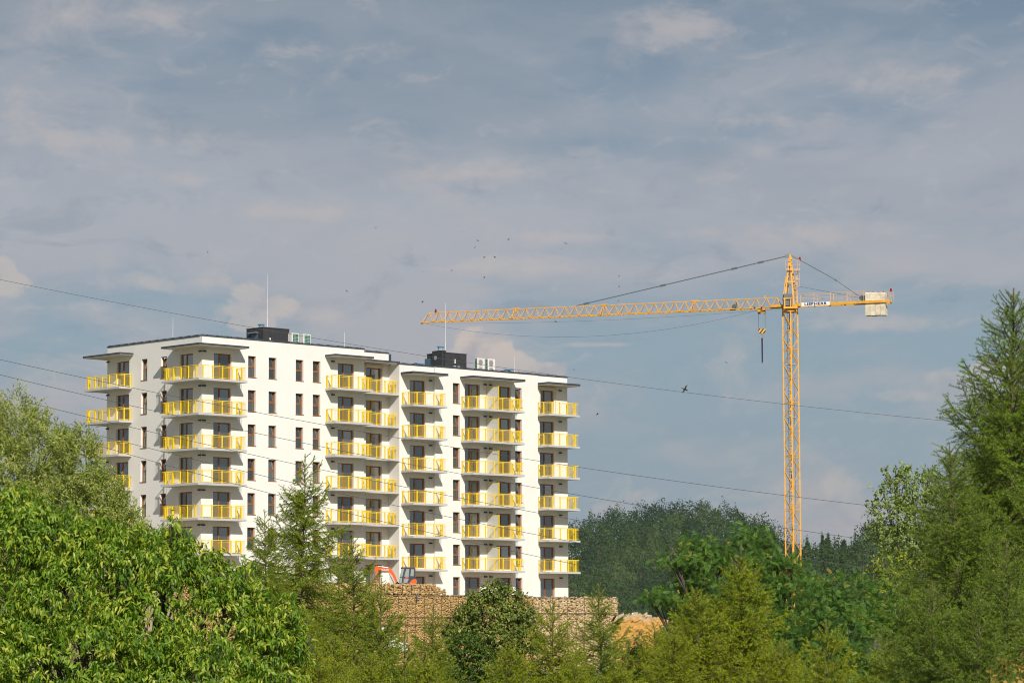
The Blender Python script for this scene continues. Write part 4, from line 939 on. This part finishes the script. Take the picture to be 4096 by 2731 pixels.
def broad(name, base, lobes, m, bark, rng, tpl, spacing, leaf, per, twig, droop, label, cat='tree', group=None, up=.25, spread=.8, tvar=.18, fruit=0, tr=.1, inner=.62, sparse_limb=1):
    """broadleaf tree or bush: crown of leafy twigs over several lobes, trunk and limbs"""
    P, Dn = lobe_pts(rng, lobes, spacing, inner); n = len(P)
    td = unit(Dn*.7+rng.normal(0, .55, (n, 3))+np.array([0, 0, up])); cl = rng.normal(0, 1, n)
    k = per; s = (np.arange(k)+.5)/k; L = twig*rng.uniform(.6, 1.3, n)
    pos = (P[:, None]+td[:, None]*(s[None, :, None]-.5)*L[:, None, None]); pos[..., 2] -= (s**2)[None]*L[:, None]*.25*droop
    pos = pos.reshape(-1, 3)+rng.normal(0, twig*.06, (n*k, 3)); N = len(pos)
    ax = np.repeat(td, k, 0)*.45+rng.normal(0, spread*.6, (N, 3))+np.array([0, 0, -droop]); nr = np.repeat(Dn, k, 0)*.9+rng.normal(0, .5, (N, 3))+np.array([0, -.15, .6])
    tint = np.clip(.5+np.repeat(cl, k)*tvar*.7+rng.normal(0, tvar, N), 0, 1); sz = leaf*rng.uniform(.65, 1.2, N)
    v, f, tt = spray(rng, tpl, pos, ax, nr, sz, tint); b0 = Vector(base)
    o = empty(name, b0, label=label, cat=cat, group=group); bb = np.array(b0)
    obj('crown', npmesh('crown', v-bb, f, m, tt), o)
    tm = MB(); cen = np.mean([l[0] for l in lobes], 0); low = min(l[0][2]-l[1][2]*.3 for l in lobes); fork = np.array([b0.x*.3+cen[0]*.7, b0.y*.3+cen[1]*.7, max(b0.z+.5*(low-b0.z), b0.z+.3)])
    tm.tube([b0, (b0+Vector(fork))/2+Vector((tr*.5, 0, 0)), fork], [tr, tr*.85, tr*.7], 8)
    for (c, r) in lobes:
        c = np.array(c); mid = (fork+c)/2+rng.normal(0, .08, 3)*np.linalg.norm(c-fork)*.5; tm.tube([fork, mid, c], [tr*.5, tr*.33, tr*.15], 6)
        for _ in range(5*sparse_limb):
            e = c+unit(rng.normal(size=3))*np.array(r)*.85; tm.tube([c*.7+mid*.3, (c+e)/2+rng.normal(0, .04, 3), e], [tr*.16, tr*.1, tr*.03], 4)
    tm.build('trunk', bark, o, org=tuple(b0))
    if fruit:
        j = rng.choice(n, fruit); fp = P[j]+Dn[j]*.06; q = (ICO*.95*.021)[None]+fp[:, None]
        obj('fruit', npmesh('fruit', q.reshape(-1, 3)-bb, (ICF[None]+np.arange(fruit)[:, None, None]*12).reshape(-1, 3), mat('green_fruit', (.30, .36, .04), .45), smooth=True), o, kind='stuff')
    return o
def lob(px, py, rx, ry, Y, rd=None):
    s = Y/FPX; c = at(px, py, Y); return (tuple(c), (rx*s, (rd or max(rx, ry))*s, ry*s))
BARK = mat('grey_bark', (.10, .08, .06), .9, noise=.3, nscale=8); BARKL = mat('larch_bark', (.12, .085, .065), .9, noise=.3, nscale=10)
M_WAL = leafmat('cherry_leaves', [(0, (.045, .12, .006, 1)), (.35, (.12, .25, .012, 1)), (.68, (.27, .39, .025, 1)), (1, (.56, .58, .08, 1))], .38, .4, .4)
M_WIL = leafmat('willow_leaves', [(0, (.15, .21, .035, 1)), (.5, (.34, .40, .08, 1)), (1, (.58, .58, .18, 1))], .40)
M_ROW = leafmat('rowan_leaves', [(0, (.03, .09, .015, 1)), (.5, (.085, .19, .03, 1)), (.88, (.22, .36, .06, 1)), (1, (.5, .38, .04, 1))], .33)
M_LIN = leafmat('lime_leaves', [(0, (.06, .10, .014, 1)), (.5, (.15, .20, .03, 1)), (.93, (.28, .32, .06, 1)), (1, (.6, .42, .04, 1))], .25, .45, .3)
M_HOR = leafmat('hornbeam_leaves', [(0, (.02, .055, .008, 1)), (.55, (.06, .12, .012, 1)), (.85, (.12, .17, .02, 1)), (1, (.42, .16, .03, 1))], .25)
M_POP = leafmat('poplar_leaves', [(0, (.13, .19, .04, 1)), (.5, (.24, .32, .08, 1)), (1, (.44, .48, .14, 1))], .3)
M_BUSH = leafmat('bush_leaves', [(0, (.04, .10, .015, 1)), (.6, (.10, .19, .022, 1)), (1, (.22, .30, .04, 1))], .3)
M_LAR = [leafmat('larch_needles', [(0, (.07, .13, .010, 1)), (.5, (.33, .43, .024, 1)), (1, (.64, .64, .09, 1))], .36, .6),
         leafmat('yellow_larch_needles', [(0, (.09, .14, .006, 1)), (.5, (.40, .48, .012, 1)), (1, (.68, .65, .05, 1))], .36, .6),
         leafmat('dark_larch_needles', [(0, (.045, .10, .010, 1)), (.5, (.24, .38, .028, 1)), (1, (.52, .58, .10, 1))], .36, .6)]

def gb(x, y): return Vector((x, y, float(gz(x, y))-.1))
# big fruit tree at the lower left
rng = np.random.default_rng(21); YW = 41.
wl = [lob(60, 2330, 300, 390, YW+.6), lob(-260, 2400, 330, 420, YW+.8), lob(330, 2420, 300, 360, YW), lob(620, 2440, 290, 320, YW+.2), lob(880, 2560, 260, 290, YW), lob(1080, 2700, 170, 230, YW-.2),
      lob(700, 2230, 120, 130, YW+.3), lob(250, 2210, 190, 175, YW-.1), lob(500, 2280, 200, 180, YW-.4), lob(950, 2380, 130, 130, YW+.3), lob(90, 2100, 140, 140, YW+.1), lob(1130, 2490, 75, 80, YW-.1), lob(300, 2720, 420, 330, YW-.9), lob(750, 2760, 330, 270, YW-.8), lob(-150, 2800, 380, 330, YW-.6), lob(350, 3100, 800, 330, YW), lob(40, 1985, 45, 60, YW+.1), lob(215, 2075, 40, 60, YW), lob(690, 2110, 36, 50, YW+.2), lob(560, 2150, 40, 50, YW), lob(860, 2240, 45, 50, YW+.2), lob(985, 2310, 40, 50, YW+.1), lob(1150, 2420, 36, 45, YW), lob(400, 2110, 60, 50, YW-.1), lob(1225, 2560, 40, 60, YW-.1)]
B0 = gb(at(300, 2600, YW).x, YW+.3)
broad('cherry_tree', B0, wl, M_WAL, BARK, rng, LANCE, .145, .098, 15, .36, .85,  'large bright green fruit tree with long drooping leaves filling the lower left', fruit=230, tr=.13, tvar=.25)
# willows behind it
rng = np.random.default_rng(22); Y2 = 92.
broad('willow_tree', gb(at(60, 2400, Y2).x, Y2), [lob(70, 1720, 110, 150, Y2), lob(-80, 1800, 170, 230, Y2+.5), lob(160, 1830, 130, 170, Y2-.3), lob(30, 1950, 200, 250, Y2), lob(-150, 2150, 260, 300, Y2), lob(150, 2150, 200, 300, Y2)],
      M_WIL, BARK, rng, SLIM, .20, .125, 22, .55, .1, 'tall pale green willow at the left edge, behind the fruit tree', up=.9, tr=.2)
Y3 = 84.
broad('willow_tree', gb(at(420, 2500, Y3).x, Y3), [lob(330, 1880, 85, 165, Y3), lob(260, 1800, 50, 90, Y3+.2), lob(420, 1990, 75, 110, Y3), lob(330, 2090, 170, 190, Y3), lob(480, 2120, 90, 140, Y3-.2), lob(545, 2200, 60, 80, Y3), lob(400, 2300, 230, 230, Y3)],
      M_WIL, BARK, rng, SLIM, .18, .125, 24, .5, .1, 'shorter yellowish willow in front of the left end of the building', up=.9, tr=.16)
broad('willow_shoot', gb(at(590, 2500, 80).x, 80), [lob(572, 2110, 22, 45, 80), lob(600, 2130, 20, 30, 80), lob(560, 2200, 40, 70, 80)], M_WIL, BARK, rng, SLIM, .2, .10, 12, .3, .1, 'thin leafy shoot rising between the willow and the wall', cat='sapling', tr=.04)
# rowan with compound leaves right of centre
rng = np.random.default_rng(23); Y4 = 74.
broad('rowan_tree', gb(at(2950, 2500, Y4).x, Y4), [lob(2770, 2165, 60, 30, Y4), lob(2860, 2200, 70, 32, Y4+.2), lob(2960, 2150, 50, 36, Y4), lob(3020, 2135, 40, 36, Y4+.3), lob(3075, 2170, 36, 40, Y4), lob(2800, 2245, 95, 50, Y4), lob(2700, 2235, 70, 26, Y4-.2), lob(2950, 2240, 90, 60, Y4), lob(3050, 2240, 75, 70, Y4), lob(2920, 2340, 120, 90, Y4-.2), lob(2760, 2330, 70, 40, Y4), lob(3030, 2350, 110, 90, Y4), lob(2690, 2385, 100, 36, Y4), lob(2610, 2395, 55, 22, Y4), lob(3140, 2300, 85, 80, Y4+.3), lob(3168, 2275, 50, 45, Y4-.4), lob(3165, 2370, 85, 60, Y4-.5), lob(3130, 2230, 40, 36, Y4), lob(3200, 2420, 130, 150, Y4), lob(3000, 2480, 220, 160, Y4), lob(2780, 2480, 110, 90, Y4), lob(3150, 2620, 250, 180, Y4-.2)],
      M_ROW, BARK, rng, PINN, .19, .165, 7, .38, .25, 'deep green rowan with feathery compound leaves in front of the crane foot', up=.5, tr=.13)
broad('rowan_bush', gb(at(3400, 2500, 70).x, 70), [lob(3280, 2400, 90, 90, 70), lob(3400, 2380, 110, 90, 70), lob(3500, 2420, 110, 110, 70.3), lob(3350, 2520, 170, 130, 69.7), lob(3500, 2600, 200, 170, 70), lob(3620, 2470, 110, 110, 70.5), lob(3300, 2680, 250, 180, 70)],
      M_ROW, BARK, rng, PINN, .18, .155, 7, .36, .25, 'broad rowan bush right of the crane foot', cat='bush', up=.5, tr=.1)
broad('acacia_bush', gb(at(2620, 2640, 78).x, 78), [lob(2600, 2600, 120, 80, 78), lob(2720, 2560, 100, 80, 78), lob(2500, 2650, 120, 70, 78), lob(2640, 2700, 200, 90, 78)], M_ROW, BARK, rng, PINN, .30, .22, 6, .34, .3, 'dark leafy bush below the orange earth bank', cat='bush', up=.3, tr=.08)
# poplar
rng = np.random.default_rng(24); Y5 = 88.
broad('poplar_tree', gb(at(3640, 2500, Y5).x, Y5), [lob(3590, 1900, 55, 50, Y5), lob(3650, 1960, 95, 85, Y5), lob(3540, 1990, 65, 55, Y5), lob(3720, 1920, 60, 60, Y5+.2), lob(3570, 2070, 110, 80, Y5), lob(3700, 2060, 110, 100, Y5), lob(3540, 2140, 80, 60, Y5), lob(3650, 2180, 150, 100, Y5)],
      M_POP, BARK, rng, DIAM, .21, .10, 10, .32, .15, 'light airy poplar with small pale leaves beside the right hand larch', up=.5, tr=.1)
broad('hazel_bush', gb(at(3600, 2500, 80).x, 80), [lob(3560, 2270, 90, 70, 80), lob(3680, 2290, 120, 80, 80), lob(3760, 2340, 120, 90, 80), lob(3600, 2360, 130, 90, 80)], leafmat('yellowish_leaves', [(0, (.12, .17, .02, 1)), (.6, (.27, .32, .03, 1)), (1, (.5, .48, .06, 1))], .3), BARK, rng, DIAM, .26, .11, 9, .32, .3, 'yellow green bush under the poplar', cat='bush', tr=.08)
# lime and hornbeam in the middle
rng = np.random.default_rng(25); Y6 = 118.
broad('lime_tree', gb(at(1975, 2600, Y6).x, Y6), [lob(1975, 2370, 55, 55, Y6), lob(1915, 2400, 50, 45, Y6), lob(2040, 2400, 60, 55, Y6), lob(1960, 2450, 110, 70, Y6), lob(2085, 2440, 55, 45, Y6), lob(1870, 2460, 55, 55, Y6), lob(2110, 2480, 50, 45, Y6), lob(1850, 2530, 75, 70, Y6), lob(1985, 2540, 130, 80, Y6), lob(2090, 2560, 80, 70, Y6), lob(1795, 2505, 40, 35, Y6)],
      M_LIN, BARK, rng, DIAM, .19, .125, 11, .36, .45, 'rounded dark lime tree in front of the lower right of the building', up=.4, tr=.14)
Y7 = 96.
broad('hornbeam_bush', gb(at(1870, 2700, Y7).x, Y7), [lob(1860, 2600, 85, 80, Y7), lob(1810, 2680, 90, 90, Y7), lob(1930, 2680, 100, 90, Y7), lob(1870, 2770, 150, 110, Y7)], M_HOR, BARK, rng, DIAM, .15, .10, 11, .3, .4, 'dark dense bush with reddish seed tufts below the lime tree', cat='bush', tr=.1)
broad('berry_bush', gb(at(4060, 2760, 26).x, 26), [lob(4060, 2720, 110, 85, 26), lob(4150, 2680, 80, 80, 26)], leafmat('ripening_leaves', [(0, (.12, .10, .02, 1)), (.5, (.30, .26, .05, 1)), (1, (.55, .28, .06, 1))], .3), BARK, rng, DIAM, .11, .06, 8, .14, .3, 'orange tinged bush in the bottom right corner', cat='bush', tr=.03)
# green filling shrubs low along the frame
rng = np.random.default_rng(26)
for i, (px, py, rx, ry, Y, lab) in enumerate([(1330, 2740, 230, 120, 84, 'low green shrub at the foot of the central larch'), (1640, 2760, 170, 90, 88, 'low green shrub below the white concrete blocks'), (2170, 2740, 200, 110, 90, 'low green shrub right of the hornbeam'), (2480, 2770, 200, 95, 92, 'low green shrub below the orange bank'),
                                  (2930, 2790, 260, 130, 80, 'low green shrub at the foot of the rowan'), (3420, 2800, 260, 120, 66, 'low green shrub in front of the rowan bush'), (3800, 2700, 260, 190, 62, 'low green shrub behind the tall right larch'), (1120, 2620, 170, 190, 78, 'low green shrub between fruit tree and larch')]):
    broad('shrub', gb(at(px, py, Y).x, Y), [lob(px-rx*.4, py, rx*.6, ry, Y), lob(px+rx*.4, py+10, rx*.6, ry*.9, Y), lob(px, py+ry*.8, rx, ry, Y)], M_BUSH, BARK, rng, DIAM, .30, .12, 9, .36, .3, lab, cat='shrub', group='low shrubs', tr=.05)

# ---- larches
def larch_mesh(seed, H, top, R, m, nl=.035, hang=.5, dens=1.0, tuft=.022, nn=3, nw=.09, sparse_top=.5, rise=.5, low=0, facing=False):
    """H full height; detailed for the upper 'top' metres; R branch reach per metre below the tip (slope), capped"""
    rng = np.random.default_rng(seed); wood = MB(); P, A = [], []
    tr = lambda h: .006+.0075*(H-h)
    bend = lambda h: np.array([.05*math.sin(h*.8+seed), .05*math.cos(h*.6), h])
    hs = list(np.arange(max(low, H-top-1.6), H, .4))+[H]
    wood.tube([(0, 0, 0)]+[tuple(bend(h)) for h in hs], [tr(0)]+[tr(h) for h in hs], 6)
    h = H-.12; az = rng.random()*6.28; xs_, ds_ = [], []
    for hh in np.arange(H-1.0, H, tuft*1.2): P.append(bend(hh)); A.append((0, 0, 1))
    while h > H-top:
        d_ = H-h; L = (R*d_**.82+.10)*rng.uniform(.62, 1.12); az += 2.4+rng.normal(0, .35)
        if facing and math.sin(az) > .5 and rng.random() < .4: h -= .05/dens; continue
        el = math.radians(64-15*min(d_, 4)+rng.normal(0, 11))
        n = max(4, int(L/.07)); p = bend(h); pts = [p]; dirs = []
        for i in range(n):
            f_ = i/n; e2 = el-math.radians(34)*f_*(1-f_)*2*hang+math.radians(45)*max(0, f_-.45)*rise*2
            dv = np.array([math.cos(az)*math.cos(e2), math.sin(az)*math.cos(e2), math.sin(e2)]); p = p+dv*L/n; pts.append(p); dirs.append(dv)
        wood.tube([tuple(q) for q in pts[::2]]+[tuple(pts[-1])], list(np.linspace(.004+.0045*L, .0022, len(pts[::2])+1)), 4)
        for i in range(n):
            for s in np.arange(0, L/n, tuft): P.append(pts[i]+dirs[i]*s); A.append(dirs[i])
            if i >= 1 and d_ > .35:
                for sgn in ((-1, 1) if rng.random() < .9 else (1,)):
                    l2 = (.42*(L-L*i/n)+.10)*rng.uniform(.4, 1.35)*min(1, d_*1.3); l2 = min(l2, .6)
                    if l2 < .05: continue
                    sd_ = np.array([-math.sin(az), math.cos(az), 0])*sgn; q = pts[i+1].copy(); dv = unit(dirs[i]*.75+sd_*.8+np.array([0, 0, rng.normal(.12, .38)-.38*hang*min(1, d_/2)])); k = max(2, int(l2/tuft)); qs = [q]
                    for j in range(k): dv = unit(dv+np.array([0, 0, -.018*hang*(1 if d_ > 1.2 else -.5)])); q = q+dv*l2/k; qs.append(q); P.append(q); A.append(dv)
                    wood.tube([tuple(qs[0]), tuple(qs[-1])], [.003, .0015], 3)
        h -= rng.uniform(.05, .11)/dens*(1+sparse_top*max(0, 1.2-d_))
    P, A = np.array(P), unit(np.array(A)); n = len(P); tb = np.repeat(np.clip(.42+rng.normal(0, .10, n)+.16*np.sin(P[:, 0]*9)*np.sin(P[:, 1]*8+1)*np.sin(P[:, 2]*11), 0, 1), nn)
    Pn = np.repeat(P, nn, 0); An = np.repeat(A, nn, 0); rd = rng.normal(size=(n*nn, 3)); rd = unit(rd-(rd*An).sum(1, keepdims=True)*An)
    ax = unit(An*.55+rd*.85+np.array([0, 0, .12])); nr = np.cross(ax, rng.normal(size=(n*nn, 3))); L = nl*rng.uniform(.6, 1.2, n*nn)
    tpl = (np.array([(-nw*.5, 0, 0), (nw*.5, 0, 0), (0, 1, 0)]), np.array([(0, 1, 2)]))
    v, f, tt = spray(rng, tpl, Pn, ax, unit(nr), L, np.clip(tb+rng.normal(0, .15, n*nn), 0, 1))
    return npmesh('crown', v, f, m, tt), wood.mesh('trunk', BARKL)
def larch(px, py, Y, mesh, label, H, s=1, rz=0, group='larches in front of the building'):
    """tip at the given point, base on the ground"""
    tip = at(px, py, Y); base = Vector((tip.x, tip.y, tip.z-H*s))
    o = empty('larch_tree', base, rz, label=label, cat='tree', group=group); o.scale = (s,)*3
    obj('crown', mesh[0], o); obj('trunk', mesh[1], o); return o
LA = larch_mesh(1, 9, 4.6, .54, M_LAR[0], nl=.036, hang=1.2, dens=2.3, nn=6, nw=.34, tuft=.022, sparse_top=2.2)
LB = larch_mesh(2, 9, 3.6, .46, M_LAR[0], nl=.034, hang=.9, dens=2.6, nn=6, nw=.34, tuft=.022, sparse_top=1.6)
LY = larch_mesh(3, 8, 3.4, .56, M_LAR[1], nl=.032, hang=1.3, dens=4.0, nn=6, nw=.34, tuft=.022, sparse_top=0)
LY2 = larch_mesh(4, 8, 3.2, .52, M_LAR[1], nl=.032, hang=1.2, dens=3.4, nn=6, nw=.34, tuft=.022, sparse_top=.8)
LD = larch_mesh(5, 10.5, 4.5, .50, M_LAR[2], nl=.030, hang=1.0, dens=4.2, nn=7, nw=.22, tuft=.020, sparse_top=.2, facing=True)
print('larch needles', [len(x[0].polygons) for x in (LA, LB, LY, LY2, LD)])
larch(1212, 1812, 70, LA, 'tallest central larch with a bare thin tip against the white wall', 9)
larch(1408, 2125, 66, LB, 'second larch leader right of the tall central one', 9, .9, 1)
larch(1063, 2035, 64, LB, 'slim larch tip left of the tall central one', 9, .62, 2.2)
larch(1530, 2310, 58, LB, 'small larch with thin twin tips under the excavator', 9, .85, 3)
larch(1733, 2415, 60, LB, 'small larch in front of the middle of the gabion wall', 9, .8, 4)
larch(1613, 2515, 52, LB, 'short larch tip beside the white concrete blocks', 9, .8, 5)
larch(1330, 2540, 50, LY2, 'yellow green larch top low between fruit tree and concrete blocks', 8, .9, .5)
larch(1480, 2610, 46, LY, 'dense yellow green larch top at the bottom, under the twin tips', 8, .8, 1.5)
larch(2205, 2405, 60, LY2, 'yellow green larch right of the lime tree', 8, 1, 2.5)
larch(2040, 2560, 56, LY, 'low larch top at the bottom in front of the lime tree', 8, .85, 3.5)
larch(2393, 2325, 62, LB, 'narrow pointed larch in front of the right end of the gabion wall', 9, .95, .9)
larch(2300, 2600, 54, LY2, 'low feathery larch under the narrow pointed one', 8, .8, 4.5)
larch(2786, 2345, 55, LY, 'bushy yellow green larch, left one of the bright pair', 8, 1, 0)
larch(2965, 2222, 56, LY, 'taller bushy yellow green larch, right one of the bright pair', 8, 1.08, 2)
larch(2619, 2487, 60, LY2, 'small orange tinged larch in front of the earth bank', 8, .8, 1.1)
larch(3310, 2480, 50, LY2, 'yellow green larch low in front of the rowan bush', 8, 1, 5.2)
larch(2480, 2640, 48, LY, 'lowest larch top at the bottom edge below the earth bank', 8, .8, 5.8)
larch(1190, 2420, 58, LY2, 'feathery larch between the fruit tree and the central larch trunk', 8, .9, 2.9)
larch(1700, 2600, 47, LY, 'bright larch top at the bottom edge, left of the hornbeam', 8, .85, 1.9)
larch(1265, 2600, 45, LY, 'lowest bright larch at the bottom edge beside the fruit tree', 8, .9, .2)
larch(2700, 2500, 50, LY, 'low bright larch left of the bushy pair', 8, .8, 3.3)
larch(3120, 2560, 47, LY, 'low bright larch right of the bushy pair', 8, .85, 4.8)
larch(3975, 1560, 37, LD, 'larch tip just left of and behind the tallest right hand larch', 10.5, 1, 1.2)
larch(4140, 1300, 36, LD, 'larch mostly outside the right edge, behind the tallest one', 10.5, 1, 3.4)
larch(3930, 1900, 34, LD, 'larch tip between the two tall right hand larches', 10.5, .85, 5)
larch(4085, 1470, 36, LD, 'larch tip at the very right edge just behind the tallest', 10.5, .95, 4.3)
larch(4030, 2150, 30, LD, 'larch top low at the right edge, in front of the tallest', 10.5, .8, .7)
larch(3900, 2350, 29, LD, 'lowest drooping larch top in front of the tallest one', 10.5, .7, 5.3)
larch(3560, 2560, 44, LY, 'green larch top at the bottom beside the big right hand larch', 8, .9, 3.9)
larch(4045, 1150, 34, LD, 'tallest dark green larch cut by the right edge of the picture', 10.5, 1.0, 0)
larch(3812, 1775, 31, LD, 'second tip of the big right hand larches, left of the tallest', 10.5, .70, 2.6)
larch(3720, 2330, 30, LD, 'lower drooping larch in the right corner', 10.5, .72, 4.1)

# ---- wooded hill: one far-off mass, plus the trees that stand out on its right ridge
rng = np.random.default_rng(31)
M_HILL = leafmat('far_forest_leaves', [(0, (.009, .030, .016, 1)), (.45, (.052, .098, .026, 1)), (.8, (.13, .18, .05, 1)), (1, (.22, .27, .09, 1))], .06, .8, .1)
def crownpts(rng, c, r, h, n, tint, pointed=0):
    """leaf clumps of one far crown: n sprays on a lumpy dome of radius r and height h"""
    d = unit(rng.normal(size=(n, 3))); d[:, 2] = np.abs(d[:, 2])*1.15-.18; d = unit(d); d[:, 1] = -np.abs(d[:, 1])*np.where(rng.random(n) < .85, 1, -1)
    ph = rng.uniform(0, 6.28, 6); lump = 1+.20*np.sin(d[:, 0]*7+ph[0])*np.sin(d[:, 1]*6+ph[1])+.12*np.sin(d[:, 2]*9+ph[2]+d[:, 0]*5)+.025*rng.normal(size=n)
    rad = lump*(1-.25*rng.random(n)**2); w_ = 1 if not pointed else np.clip(1-d[:, 2], .12, 1)**.6
    p = np.stack([d[:, 0]*r*w_*rad, d[:, 1]*r*w_*rad, d[:, 2]*h*rad], 1)+c
    tn = np.clip(tint+rng.normal(0, .05, n), 0, 1); return p, d, tn
def clumps(rng, P, Dn, size, tint, tpl=DIAM):
    n = len(P); ax = rng.normal(size=(n, 3))+np.array([0, 0, .5])+Dn*.6; nr = Dn*3+rng.normal(0, .5, (n, 3)); return spray(rng, tpl, P, ax, nr, size*rng.uniform(.6, 1.3, n), tint)
Ps, Ds, Ts = [], [], []; cnt = 0
for Yh in np.arange(1085, 1345, 13):
    x = -20.
    while x < 300:
        x += rng.uniform(7, 12); y = Yh+rng.uniform(-4, 4); px = 2048+FPX*x/y
        if px < 2200 or px > 4300: continue
        r = rng.uniform(5, 8.5); hgt = rng.uniform(8, 12); z0 = float(gz(x, y)); kind_ = rng.random(); base_t = (.10, .22, .34, .52)[int(kind_*3.99)]-.10*(Yh > 1290)+rng.normal(0, .06)
        p, d, tn = crownpts(rng, np.array([x, y, z0+2.6]), r, hgt, 760, base_t, pointed=kind_ > .88); keep = d[:, 1] < .45
        Ps.append(p[keep]); Ds.append(d[keep]); Ts.append(tn[keep]); cnt += 1
Ps, Ds, Ts = map(np.concatenate, (Ps, Ds, Ts))
v, f, tt = clumps(rng, Ps, Ds, .82, Ts); obj('forest', npmesh('forest', v, f, M_HILL, tt), label='dark wooded hill rising behind the building', cat='forest', kind='stuff')
for i, (px, py, w_, pt, lab) in enumerate([(3228, 2160, 26, 1, 'pointed birch just right of the crane mast'), (3262, 2175, 24, 0, 'low round tree right of the pointed birch'), (3290, 2150, 22, 1, 'slim birch left one of the close pair on the ridge'), (3312, 2148, 24, 1, 'slim birch right one of the close pair on the ridge'), (3345, 2170, 26, 0, 'round tree right of the birch pair'),
                                (3375, 2165, 22, 1, 'thin pointed tree in the middle of the right ridge'), (3405, 2178, 22, 0, 'small tree before the dip at the right of the ridge'), (3450, 2100, 42, 0, 'big dark tree beside the poplar'), (3490, 2075, 50, 0, 'largest dark ridge tree partly behind the poplar'), (3005, 2070, 46, 0, 'dark beech on the right shoulder of the hill'), (3060, 2075, 42, 0, 'dark beech at the end of the hill, left of the crane mast'), (2960, 2055, 40, 0, 'dark beech left of the two on the hill shoulder')]):
    Y = 1060.; s = Y/FPX; tp_ = at(px, py, Y); hgt = 15.; base = Vector((tp_.x, Y, tp_.z-hgt)); o = empty('ridge_tree', base, label=lab, cat='tree', group='trees standing out on the far ridge')
    q = []
    for lv in ((.0, 1.0, .55), (.35, .8, .45)) if pt else ((.0, 1, .72),):
        q.append(crownpts(rng, np.array([0, 0, hgt*(.25+lv[0])]), w_*s*lv[1], hgt*(.75-lv[0]), 420, .22 if px < 3100 else .40, pointed=pt))
    P_, D_, T_ = [np.concatenate([a[k] for a in q]) for k in range(3)]
    v, f, tt = clumps(rng, P_, D_, .85, T_); obj('crown', npmesh('crown', v, f, M_HILL, tt), o); MB().tube([(0, 0, -8), (0, 0, hgt*.8)], [.35, .1]).build('trunk', BARK, o)

# ------------------------------------------------------------------ air between the camera and the far hill
m = bpy.data.materials.new('haze'); m.use_nodes = True; t = NT(m.node_tree); t.n.clear()
o_ = t.new('ShaderNodeOutputMaterial'); pv = t.new('ShaderNodeVolumePrincipled'); pv.inputs['Color'].default_value = (.86, .89, .93, 1); pv.inputs['Density'].default_value = .00004; pv.inputs['Anisotropy'].default_value = 0
t.l.new(pv.outputs[0], o_.inputs['Volume'])
MB().box(-4050, 4050, -70, 8050, -8.5, 92).build('haze', m, kind='stuff')
